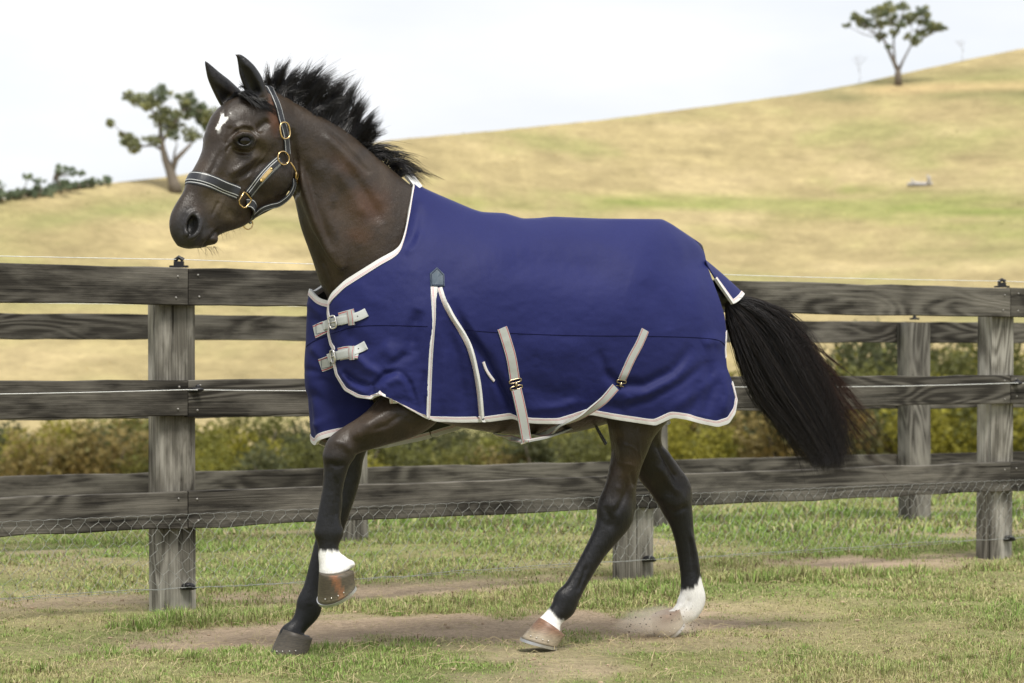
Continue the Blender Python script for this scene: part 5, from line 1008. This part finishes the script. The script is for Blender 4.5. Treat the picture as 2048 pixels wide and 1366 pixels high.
for k, (da, w_, zt_, zb_) in enumerate([(-.045, -.150, 1.268, .745), (-.12, -.205, 1.31, .72), (-.21, -.225, 1.37, .705), (-.29, -.215, 1.45, .71), (-.345, -.19, 1.54, .715)]):
    z = np.linspace(zt_, zb_, NV); a_ref = G2[:, 0].mean() + da; ww = np.interp(z, [.7, .95, 1.15, 1.3, 1.45, 1.6], [w_ * 1.12, w_ * 1.15, w_ * 1.1, w_ * .95, w_ * .72, w_ * .45])
    cols.append(from_g(np.stack([np.full(NV, a_ref) + .02 * np.interp(z, [.7, 1.0, 1.3], [0, 1, 0]), ww, z], 1)))
# rear columns of the far side keep their mirrored place but hang lower in front
Rr = FW.copy(); nR = len(Rr); dz = np.interp(np.arange(nR), [0, nR * .10, nR * .22, nR * .4, nR - 1], [.13, .10, .05, .0, .0])
bx_, by_ = CX + Rr[:, -1, 0] / Rr[:, -1, 1] * FPX, HY - (Rr[:, -1, 2] - EYE) / Rr[:, -1, 1] * FPX
tgt = np.interp(bx_, [700, 726, 899, 960], [920, 913, 864, 848]); dz = smooth1 = np.maximum((tgt - by_) / FPX * Rr[:, -1, 1], 0); dz = np.convolve(np.pad(dz, 6, 'edge'), np.ones(13) / 13, 'valid'); zend = Rr[0, -1, 2] - dz[0]
Rr[..., 2] -= dz[:, None] * vs[None] ** 1.5
cc0 = np.array(cols); idx = np.linspace(0, len(cc0) - 1, 60); gk = catmull(cc0.reshape(len(cc0), -1), 10).reshape(-1, NV, 3)
FWall = np.concatenate([gk, Rr]); nF = len(FWall)
qf = from_g(to_g(FWall) + np.stack([0 * FWall[..., 0], .006 * (fbm(FWall[..., 0] * 9, FWall[..., 2] * 9, 4) - .5) * np.clip(vs[None] * 8, 0, 1), 0 * FWall[..., 0]], -1)); FWall = qf
for path, r_, dp in [([(640, 760), (700, 790)], 9, -.012), ([(632, 700), (665, 730), (690, 760)], 10, .010), ([(625, 790), (655, 810), (700, 815)], 10, -.010), ([(635, 850), (680, 830)], 9, .008), ([(628, 640), (650, 650)], 8, -.006), ([(622, 610), (640, 625)], 7, .006), ([(618, 740), (635, 745)], 7, -.006)]:
    fx, fy = CX + FWall[..., 0] / FWall[..., 1] * FPX, HY - (FWall[..., 2] - EYE) / FWall[..., 1] * FPX; d_, run_ = seg_dist(fx, fy, path)
    FWall += (dp * np.exp(-(d_ / r_) ** 2))[..., None] * BF.f * (np.arange(nF) < 40)[:, None, None]
Vr = np.vstack([NW.reshape(-1, 3), FWall.reshape(-1, 3)]); Fr = np.vstack([grid_faces(NU, NV), grid_faces(nF, NV, NU * NV, True)])
# sew the two halves together along the spine
n1 = NU * NV; a_ = np.arange(iS, NU - 1); st_ = np.stack([a_ * NV, (a_ + 1) * NV, n1 + (len(gk) + a_ + 1 - iS) * NV, n1 + (len(gk) + a_ - iS) * NV], 1)
for i in range(iS, NU): Vr[n1 + (len(gk) + i - iS) * NV] = Vr[i * NV] 
remap = np.arange(len(Vr)); 
for i in range(iS, NU): remap[n1 + (len(gk) + i - iS) * NV] = i * NV
Fr = remap[Fr]
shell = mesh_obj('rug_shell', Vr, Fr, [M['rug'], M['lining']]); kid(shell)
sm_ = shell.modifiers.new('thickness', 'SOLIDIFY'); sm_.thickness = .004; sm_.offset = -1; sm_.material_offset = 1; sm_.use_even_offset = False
rug_bvh = BVHTree.FromPolygons([Vector(v) for v in Vr], Fr.tolist())
near_N = np.cross(np.gradient(NW, axis=0), np.gradient(NW, axis=1)); near_N /= np.linalg.norm(near_N, axis=2)[..., None] + 1e-9; near_N *= np.sign((near_N * BF.l).sum(-1).mean())
far_N = np.cross(np.gradient(FWall, axis=0), np.gradient(FWall, axis=1)); far_N /= np.linalg.norm(far_N, axis=2)[..., None] + 1e-9
if (far_N[nF // 2, NV // 2] @ BF.l) > 0: far_N = -far_N
def uv_set(o, uv):
    l = o.data.uv_layers.new(name='UVMap'); vi = np.zeros(len(o.data.loops), np.int32); o.data.loops.foreach_get('vertex_index', vi); l.data.foreach_set('uv', np.asarray(uv, np.float32)[vi].ravel())
def band(name, P0, S, N, w0, w1, h, mat, parent=None, low=-.003, rows=6, arch=.15):
    """a tape along P0: sideways direction S, from w0 to w1, standing h above the surface along N"""
    P0, S, N = A(P0), A(S), A(N); S = S - (S * N).sum(1)[:, None] * N; S /= np.linalg.norm(S, axis=1)[:, None] + 1e-9; n = len(P0); ks = np.linspace(0, 1, rows)
    V = []; uv = []
    for k in ks: V.append(P0 + S * (w0 + (w1 - w0) * k) + N * (h * (1 - arch * (2 * k - 1) ** 4))); uv.append(np.stack([np.full(n, k), np.arange(n) * .01], 1))
    for k in ks[::-1]: V.append(P0 + S * (w0 + (w1 - w0) * k) + N * low); uv.append(np.stack([np.full(n, k), np.arange(n) * .01], 1))
    m = len(V); V = np.stack(V, 1).reshape(-1, 3); uv = np.stack(uv, 1).reshape(-1, 2); F = []
    for i in range(n - 1):
        for k in range(m): F.append([i * m + k, i * m + (k + 1) % m, (i + 1) * m + (k + 1) % m, (i + 1) * m + k])
    F.append(list(range(m))[::-1]); F.append([(n - 1) * m + k for k in range(m)])
    o = mesh_obj(name, V, F, mat, None, False); uv_set(o, uv); return kid(o, parent)
def smooth_rows(X, it=3):
    X = X.copy()
    for _ in range(it): X[1:-1] = (X[:-2] + 2 * X[1:-1] + X[2:]) / 4
    return X
def edge_band(P_, inner, N, wdt=.020, name='binding', mat='binding', h=.0032):
    N = smooth_rows(N); N /= np.linalg.norm(N, axis=1)[:, None]; return band(name, P_, inner - P_, N, -.002, wdt, h, M[mat], low=-.007)
edge_band(NW[:iS + 1, 0], NW[:iS + 1, 3], near_N[:iS + 1, 1], .025)
edge_band(NW[:, -1], NW[:, -4], near_N[:, -2], .022)
edge_band(NW[0, ::2], NW[3, ::2], near_N[1, ::2], .014)
edge_band(NW[-1, 76:100], NW[-4, 76:100], near_N[-2, 76:100], .009); edge_band(NW[-1, 128:], NW[-4, 128:], near_N[-2, 128:], .012)
edge_band(FWall[:len(gk), 0], FWall[:len(gk), 4], far_N[:len(gk), 2], .020)
edge_band(FWall[:, -1], FWall[:, -4], far_N[:, -3], .022)
# tapes, straps and patches laid on the cloth
def on(px_, py_, lift=.0):
    r_ = ray(rug_bvh, px_, py_); return r_ if r_ is None else (r_[0] + r_[1] * lift, r_[1])
def laid(name, path, wdt, mat, h=.004, n=40, parent=None, low=-.004, lift=0., smooth=6, rows=6):
    pts = resample(catmull([p[:2] for p in path], 10), n); Q = []; N = []
    for x, y in pts:
        r_ = on(x, y)
        if r_ is None: continue
        Q.append(r_[0]); N.append(r_[1])
    Q, N = A(Q), A(N); N = smooth_rows(N, smooth); N /= np.linalg.norm(N, axis=1)[:, None]; Q = smooth_rows(Q, smooth // 2); T = np.gradient(Q, axis=0); S = np.cross(T, N); S /= np.linalg.norm(S, axis=1)[:, None]
    return band(name, Q + N * lift, S, N, -wdt / 2, wdt / 2, h, M[mat], parent, low, rows), Q, N, S
laid('gusset_tape', tape1, .024, 'binding', .003); laid('gusset_tape', tape2, .017, 'binding', .005, low=-.006)
def seamline(path, name='seam', r_=.0013):
    pts = resample(catmull(path, 8), 120); Q = [on(x, y) for x, y in pts]; Q = A([q[0] + q[1] * .0006 for q in Q if q is not None]); m = MB(); m.tube(Q, r_, 5); o = m.build(name, M['seam']); return kid(o)
seamline([(662, 668), (700, 656), (740, 651), (800, 651), (855, 653)]); seamline([(915, 659), (985, 664), (1060, 668), (1160, 671), (1290, 672), (1390, 675), (1435, 680), (1450, 690)])
seamline([(612, 693), (625, 684), (640, 677), (654, 672)])
def plate(name, outline, mat, h=.003, low=-.003, parent=None, inset=0):
    """a flat patch cut to an outline of the side view and laid on the cloth"""
    c = A(outline).mean(0); rings = [.0, .5, .92, 1.0]; V = []; n = len(outline)
    hh = [h * 1.15, h * 1.1, h, low]
    for k, f in enumerate(rings[1:]):
        for x, y in outline: q = on(c[0] + (x - c[0]) * f, c[1] + (y - c[1]) * f); V.append(q[0] + q[1] * (h if k < 2 else low))
    q = on(*c); V.append(q[0] + q[1] * h); F = []
    for r_ in range(2):
        for i in range(n): F.append([r_ * n + i, r_ * n + (i + 1) % n, (r_ + 1) * n + (i + 1) % n, (r_ + 1) * n + i])
    for i in range(n): F.append([3 * n, (i + 1) % n, i])
    o = mesh_obj(name, A(V), F, M[mat], smooth=False); return kid(o, parent)
def dense(poly, n=6): p = A(poly + [poly[0]]); return [tuple(p[i] + (p[i + 1] - p[i]) * k / n) for i in range(len(p) - 1) for k in range(n)]
pa = plate('gusset_patch', dense([(859, 547), (873.5, 534), (889, 549), (889.5, 574), (860, 574)]), 'patch', .005)
def stitches(poly, parent, name='stitching', r_=.0009, mat='seam', lift=.006):
    p = dense(poly, 5); m = MB(); Q = [on(x, y) for x, y in p]; m.tube([q[0] + q[1] * lift for q in Q], r_, 4, False, True); o = m.build(name, M[mat]); return kid(o, parent)
stitches([(862, 549), (873.5, 538), (886, 551), (886.5, 571), (863, 571)], pa)
def buckle_bar(name, c, T, S, N, w_, l_, r_, mat, parent=None, tri=False):
    """rounded rectangular wire loop, w_ across the tape, l_ along it"""
    pts = []
    for a in np.linspace(0, 2 * math.pi, 28, endpoint=False):
        ca, sa = math.cos(a), math.sin(a); k = (abs(ca) ** 4 + abs(sa) ** 4) ** -.25; pts.append(c + S * (w_ / 2 * ca * k) + T * (l_ / 2 * sa * k) + N * .004)
    m = MB(); m.tube(pts, r_, 6, False, True); o = m.build(name, M[mat]); return kid(o, parent)
# surcingles
def clip(c, T, S, N, wdt, parent=None):
    buckle_bar('clip_loop', c - T * .012, T, S, N, wdt + .008, .012, .0025, 'antique', parent); buckle_bar('clip_loop', c + T * .012, T, S, N, wdt + .008, .012, .0025, 'antique', parent)
    m = MB(); m.tube([c - T * .010 + N * .006, c + N * .010, c + T * .010 + N * .006], [.004, .0055, .004], 8); o = m.build('clip_button', M['antique']); kid(o, parent)
s1, Q, N, S = laid('surcingle_strap', [(1004, 656), (1012, 680), (1022, 715), (1029, 757)], .036, 'webbing', .005, rows=10); T = np.gradient(Q, axis=0); T /= np.linalg.norm(T, axis=1)[:, None]
clip(Q[-1] + T[-1] * .020, T[-1], S[-1], N[-1], .036)
def free_band(name, rows, wdt, mat, h=.003, n=40, parent=None, frame=BF, nrm=None):
    """a strap hanging free: rows px, py, w, turn (degrees its face is turned about its run)"""
    g = catmull(rows, 8); g = resample(g, n); Q = A([frame.pt(*r_[:3]) for r_ in g]); T = np.gradient(Q, axis=0); T /= np.linalg.norm(T, axis=1)[:, None]
    Nn = np.tile(frame.l, (len(Q), 1)); S = np.cross(T, Nn); S /= np.linalg.norm(S, axis=1)[:, None]; Nn = np.cross(S, T); tw = np.radians(g[:, 3])[:, None]; S2 = S * np.cos(tw) + Nn * np.sin(tw); N2 = Nn * np.cos(tw) - S * np.sin(tw)
    return band(name, Q, S2, N2, -wdt / 2, wdt / 2, h, M[mat], parent, -h, 10, 0), Q, N2, S2
s2, Q, N, S = free_band('surcingle_strap', [(1033, 780, .295, 0), (1040, 810, .290, 0), (1047, 845, .280, 0), (1053, 882, .265, 5)], .037, 'webbing')
T = np.gradient(Q, axis=0); T /= np.linalg.norm(T, axis=1)[:, None]; m = MB(); m.tube([Q[-1] - S[-1] * .024 + T[-1] * .003, Q[-1] + S[-1] * .024 + T[-1] * .003], .0035, 8); kid(m.build('strap_slide', M['steel']))
s3, Q, N, S = laid('surcingle_strap', [(1290, 660), (1278, 688), (1262, 718), (1244, 758)], .030, 'webbing', .005, rows=10); T = np.gradient(Q, axis=0); T /= np.linalg.norm(T, axis=1)[:, None]
clip(Q[-1] + T[-1] * .020, T[-1], S[-1], N[-1], .028)
free_band('surcingle_strap', [(1231, 774, .345, 0), (1208, 800, .34, 15), (1182, 820, .33, 35), (1158, 836, .31, 55), (1120, 852, .25, 70), (1085, 868, .12, 80), (1030, 868, -.05, 85)], .030, 'webbing')
free_band('surcingle_strap', [(1053, 882, .285, 80), (1100, 872, .2, 85), (1160, 850, .0, 85), (1200, 840, -.2, 80)], .020, 'webbing')
free_band('belly_strap', [(990, 868, .0, 80), (1020, 876, .1, 80), (1050, 884, .26, 80)], .020, 'webbing')
free_band('leg_strap', [(1185, 838, .05, 60), (1196, 860, .06, 40), (1212, 888, .05, 20)], .012, 'leather')
# chest straps with buckles
def chest_strap(base, tongue, keeper, keep_base, bx, by, blab):
    b0, Qb, Nb, Sb = laid('strap_anchor', base, .046, 'webbing', .004, 24, rows=10)
    cx_, cy_ = A([p[:2] for p in base]).mean(0); stitches([(cx_ - 9, cy_ - 8), (cx_ + 8, cy_ - 12), (cx_ + 9, cy_ + 6), (cx_ - 8, cy_ + 10)], None, 'stitching', .0007, 'seam', .0055)
    laid('strap_anchor', keep_base, .044, 'webbing', .004, 24, rows=10)
    t, Q, N, S = laid('strap_tongue', tongue, .030, 'tongue', .0085, 40, low=.002, smooth=14)
    laid('strap_keeper', keeper, .022, 'webbing_inner', .0115, 16, low=.001)
    q = on(bx, by); k = int(np.argmin(np.linalg.norm(Q - q[0], axis=1))); T = np.gradient(Q, axis=0)[k]; T /= np.linalg.norm(T)
    buckle_bar('buckle', Q[k] + N[k] * .007, T, S[k], N[k], .042, .034, .0032, 'steel')
    m = MB(); m.tube([Q[k] - T * .016 + N[k] * .012, Q[k] + T * .017 + N[k] * .014], .002, 6); kid(m.build('buckle_pin', M['steel']))
    for f in (.16, .66, .82):
        k = int(f * (len(Q) - 1)); m = MB(); m.ellipsoid(tuple(Q[k] + N[k] * .0085), (.0022, .0022, .0022), 8, 5); kid(m.build('strap_eyelet', M['black_plastic']))
chest_strap([(629.5, 664), (642, 658), (656, 652)], [(648, 652), (672, 643), (700, 637), (718, 633), (734, 625)], [(701, 622), (703, 636), (705, 650)], [(680, 638), (694, 634), (710, 630)], 669, 645, 0)
chest_strap([(641, 731), (652, 727), (664, 722)], [(656, 717), (674, 711), (700, 706), (716, 700), (733, 690)], [(704, 694), (705, 706), (707, 718)], [(679, 708), (696, 705), (718, 706)], 669, 712, 0)
# small rim of a folded pocket, fleece tab at the withers, tail flap
laid('gusset_trim', [(966, 724), (971, 738), (978, 750), (987, 762)], .009, 'binding', .005, 20, low=-.002)
fl = free_band('fleece_tab', [(814, 350, .012, 40), (821, 356, .022, 20), (829, 365, .030, 10), (838, 377, .034, 5)], .026, 'fleece', .007)
# tail flap hangs behind, lifted by the tail
tf = []; nu_, nv_ = 26, 18
for i in range(nu_):
    u = i / (nu_ - 1); ang = (u - .5) * 2
    for j in range(nv_):
        v = j / (nv_ - 1); x = 1412 + 76 * v - 22 * ang ** 2 * v; y = 520 + (70 - 8 * (1 - v)) * v + 26 * ang ** 2 * v ** .5 * (1 - .35 * v) + 2.0 * math.sin(u * 9) * v; tf.append(BF.pt(x, y, .105 * ang * (1 - .12 * v)))
tf = A(tf).reshape(nu_, nv_, 3); TN = np.cross(np.gradient(tf, axis=0), np.gradient(tf, axis=1)); TN /= np.linalg.norm(TN, axis=2)[..., None]; TN *= np.sign(TN[..., 2].mean())
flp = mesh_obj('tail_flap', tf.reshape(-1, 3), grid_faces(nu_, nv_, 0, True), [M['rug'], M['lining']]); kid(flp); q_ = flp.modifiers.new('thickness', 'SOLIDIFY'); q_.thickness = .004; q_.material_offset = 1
rim = np.concatenate([tf[0, 6:], tf[1:-1, -1], tf[-1, 6:][::-1]]); inn = np.concatenate([tf[2, 6:], tf[1:-1, -3], tf[-3, 6:][::-1]]); rn = np.concatenate([TN[0, 6:], TN[1:-1, -1], TN[-1, 6:][::-1]])
edge_band(rim, inn, rn, .016)

# ------------------------------------------------------------------ the halter
halter = empty('halter', HF.pt(490, 400, 0) * A([1, 1, 0])); hal_o = A(halter.location)
tag(halter, 'black leather halter with brass fittings on the head of the horse', 'halter')
def hk(o): o.parent = halter; o.location = tuple(-hal_o); return o
def hband(name, Q, S, N, wdt, h=.004, mat='leather', low=0.): o = band(name, Q, S, N, -wdt / 2, wdt / 2, h, M[mat], None, low, 8, .25); return hk(o)
def hlaid(name, path, wdt, h=.005, n=40, lift=.0, low=-.002, mat='leather'):
    pts = resample(catmull(path, 10), n); Q, N = [], []
    for x, y in pts:
        r_ = ray(horse_bvh, x, y)
        if r_ is not None: Q.append(r_[0]); N.append(r_[1])
    Q, N = smooth_rows(A(Q), 8), smooth_rows(A(N), 14); N /= np.linalg.norm(N, axis=1)[:, None]; T = np.gradient(Q, axis=0); T /= np.linalg.norm(T, axis=1)[:, None]; S = np.cross(T, N)
    hband(name, Q + N * lift, S, N, wdt, h, mat, low); return Q + N * lift, T, N, S
def hring(name, pa_, pb_, wdt, a0, a1, h=.005, n=70, lift=.001):
    """strap round the head in the plane across it that holds the two points pa_ (front) and pb_ (back)"""
    pa_, pb_ = A(pa_), A(pb_); c = (pa_ + pb_) / 2; e1 = pa_ - c; e1 /= np.linalg.norm(e1); e2 = HF.l; Nn = np.cross(e1, e2); Q, Nv = [], []
    for a in np.linspace(math.radians(a0), math.radians(a1), n):
        d = Vector(e1 * math.cos(a) + e2 * math.sin(a)); h_ = horse_bvh.ray_cast(Vector(c) + d * .35, -d)
        if h_[0] is None: continue
        n_ = A(h_[1]); n_ = n_ if n_ @ A(d) > 0 else -n_; Q.append(A(h_[0]) + n_ * lift); Nv.append(n_)
    Q, Nv = smooth_rows(A(Q), 8), smooth_rows(A(Nv), 16); Nv /= np.linalg.norm(Nv, axis=1)[:, None]; S = np.tile(Nn, (len(Q), 1)); hband(name, Q, S, Nv, wdt, h, 'leather', -.002); return Q
nose_a, nose_b = HF.pt(378, 352, 0), HF.pt(500, 404, 0)
hring('noseband', nose_a, nose_b, .036, -150, 122, .0065); hring('noseband_lining', nose_a + A([0, 0, -.004]), nose_b + A([0, 0, -.004]), .046, -150, 120, .003)
hring('crownpiece', HF.pt(536, 176, 0), HF.pt(560, 300, 0), .030, -110, 8, .006)
hlaid('cheek_buckle_strap', [(539, 177), (547, 193), (556, 215), (562, 240), (569, 262), (573, 290), (574, 308)], .028, .006)
hlaid('cheek_strap', [(558, 321), (540, 338), (518, 362), (497, 388)], .036, .004); Qc, Tc, Nc, Sc = hlaid('cheek_strap', [(559, 321), (541, 338), (519, 362), (498, 388)], .022, .008)
ks = [int(len(Qc) * f) for f in np.linspace(.28, .62, 9)]; o = band('name_plate', Qc[ks] + Nc[ks] * .006, Sc[ks], Nc[ks], -.0065, .0065, .004, M['brass'], None, 0, 6, .1); hk(o)
for k in (ks[0], ks[-1]): m = MB(); m.ellipsoid(tuple(Qc[k] + Nc[k] * .009), (.0045,) * 3, 10, 6); hk(m.build('rivet', M['brass']))
def wire_loop(name, pts3, r_=.0026, mat='brass', closed=True): m = MB(); m.tube([A(p) for p in pts3], r_, 8, False, closed); return hk(m.build(name, M[mat]))
def surf(x, y, lift): r_ = ray(horse_bvh, x, y); return r_[0] + r_[1] * lift if r_ is not None else HF.pt(x, y, .06)
def flat_loop(name, cx_, cy_, outline, lift=.008, r_=.0026, mat='brass'):
    r_0 = ray(horse_bvh, cx_, cy_); c = r_0[0] + r_0[1] * lift; k = c[1] / FPX; n_ = r_0[1]; out = []
    for x, y in outline:
        d = P(x, y, 1.) - A([0, 0, EYE]); t = ((c - A([0, 0, EYE])) @ n_) / (d @ n_) if abs(d @ n_) > .35 else c[1]; out.append(A([0, 0, EYE]) + d * t)
    return wire_loop(name, out, r_, mat)
def ov(x, y, rx, ry, a, n=26, p=2.6):
    o_ = []
    for q in np.linspace(0, 2 * math.pi, n, endpoint=False):
        c_, s_ = math.cos(q), math.sin(q); k = (abs(c_) ** p + abs(s_) ** p) ** (-1 / p); u, v = rx * c_ * k, ry * s_ * k; o_.append((x + u * math.cos(a) - v * math.sin(a), y + u * math.sin(a) + v * math.cos(a)))
    return o_
flat_loop('crown_buckle', 570, 261, ov(570, 261, 9.5, 16.5, -.15), .012, .0028); flat_loop('cheek_ring', 567, 316, ov(567, 316, 11, 13.5, -.3, p=2), .009, .0024)
flat_loop('square_fitting', 488, 398, [(478, 401), (488, 384), (492, 386), (503, 398), (501, 404), (492, 415), (486, 415), (479, 408)], .012, .0026)
wire_loop('snap_clip', [surf(574, 325, .016), surf(579, 336, .018), surf(583, 346, .018), surf(589, 347, .018), surf(590, 356, .018), surf(586, 362, .018), surf(582, 354, .018), surf(583, 346, .018)], .0026, 'brass', False)
def hfree(name, rows, wdt, h=.003): 
    g = resample(catmull(rows, 8), 36); Q = A([HF.pt(*r_[:3]) for r_ in g]); T = np.gradient(Q, axis=0); T /= np.linalg.norm(T, axis=1)[:, None]; Nn = np.tile(HF.l, (len(Q), 1)); S = np.cross(T, Nn); S /= np.linalg.norm(S, axis=1)[:, None]; Nn = np.cross(S, T)
    tw = np.radians(g[:, 3])[:, None]; return hk(band(name, Q, S * np.cos(tw) + Nn * np.sin(tw), Nn * np.cos(tw) - S * np.sin(tw), -wdt / 2, wdt / 2, h, M['leather'], None, -h, 6, .3))
hfree('throat_strap', [(588, 358, .070, 20), (588, 374, .072, 20), (578, 393, .070, 15), (559, 408, .065, 15), (541, 413, .06, 10), (525, 419, .055, 10), (511, 430, .04, 10), (503, 439, .02, 10)], .018)
hfree('chin_strap', [(493, 406, .062, 0), (503, 407, .064, 0), (510, 416, .058, 20), (508, 428, .035, 30), (500, 438, .01, 40), (496, 440, -.01, 50)], .030, .003)
wire_loop('chin_ring', [HF.pt(x, y, 0) for x, y in ov(496, 448, 9.5, 10.5, 0, p=2)], .0024)
# ------------------------------------------------------------------ dust kicked up by the rear hoof, flying crumbs
def dust_material():
    m = bpy.data.materials.new('dust'); m.use_nodes = True; t = m.node_tree; t.nodes.clear(); o = t.nodes.new('ShaderNodeOutputMaterial'); v = t.nodes.new('ShaderNodeVolumePrincipled'); v.inputs['Color'].default_value = (.97, .90, .80, 1); v.inputs['Anisotropy'].default_value = .2
    tc_ = t.nodes.new('ShaderNodeTexCoord'); ln = t.nodes.new('ShaderNodeVectorMath'); ln.operation = 'LENGTH'; t.links.new(tc_.outputs['Object'], ln.inputs[0])
    n = t.nodes.new('ShaderNodeTexNoise'); n.inputs['Scale'].default_value = 2.6; n.inputs['Detail'].default_value = 5; t.links.new(tc_.outputs['Object'], n.inputs['Vector'])
    a = t.nodes.new('ShaderNodeMath'); a.operation = 'MULTIPLY_ADD'; t.links.new(n.outputs[0], a.inputs[0]); a.inputs[1].default_value = 1.1; t.links.new(ln.outputs['Value'], a.inputs[2])
    r = t.nodes.new('ShaderNodeMapRange'); r.inputs['From Min'].default_value = .55; r.inputs['From Max'].default_value = 1.25; r.inputs['To Min'].default_value = 17.; r.inputs['To Max'].default_value = 0.; t.links.new(a.outputs[0], r.inputs['Value']); t.links.new(r.outputs[0], v.inputs['Density']); t.links.new(v.outputs[0], o.inputs['Volume']); return m
mb = MB(); mb.ellipsoid((0, 0, 0), (1, 1, 1), 20, 12); dz_ = mb.build('dust', dust_material()); c = BF.pt(1318, 1250, -.09); dz_.location = (c[0], c[1], .06); dz_.scale = (.23, .16, .085); dz_['kind'] = 'stuff'
r_ = np.random.default_rng(12); mb = MB()
for k in range(90):
    p = BF.pt(r_.uniform(1250, 1400), 1268 - abs(r_.normal(0, 26)), -.09 + r_.normal(0, .05)); s_ = .0012 + .0028 * r_.random() ** 2; mb.ellipsoid(tuple(p), (s_, s_, s_ * .8), 5, 4)
o = mb.build('earth_crumbs', M['hoof_dirt'] if 'hoof_dirt' in M else plain('thrown_earth', (.10, .07, .045), .95, .1)); o['kind'] = 'stuff'
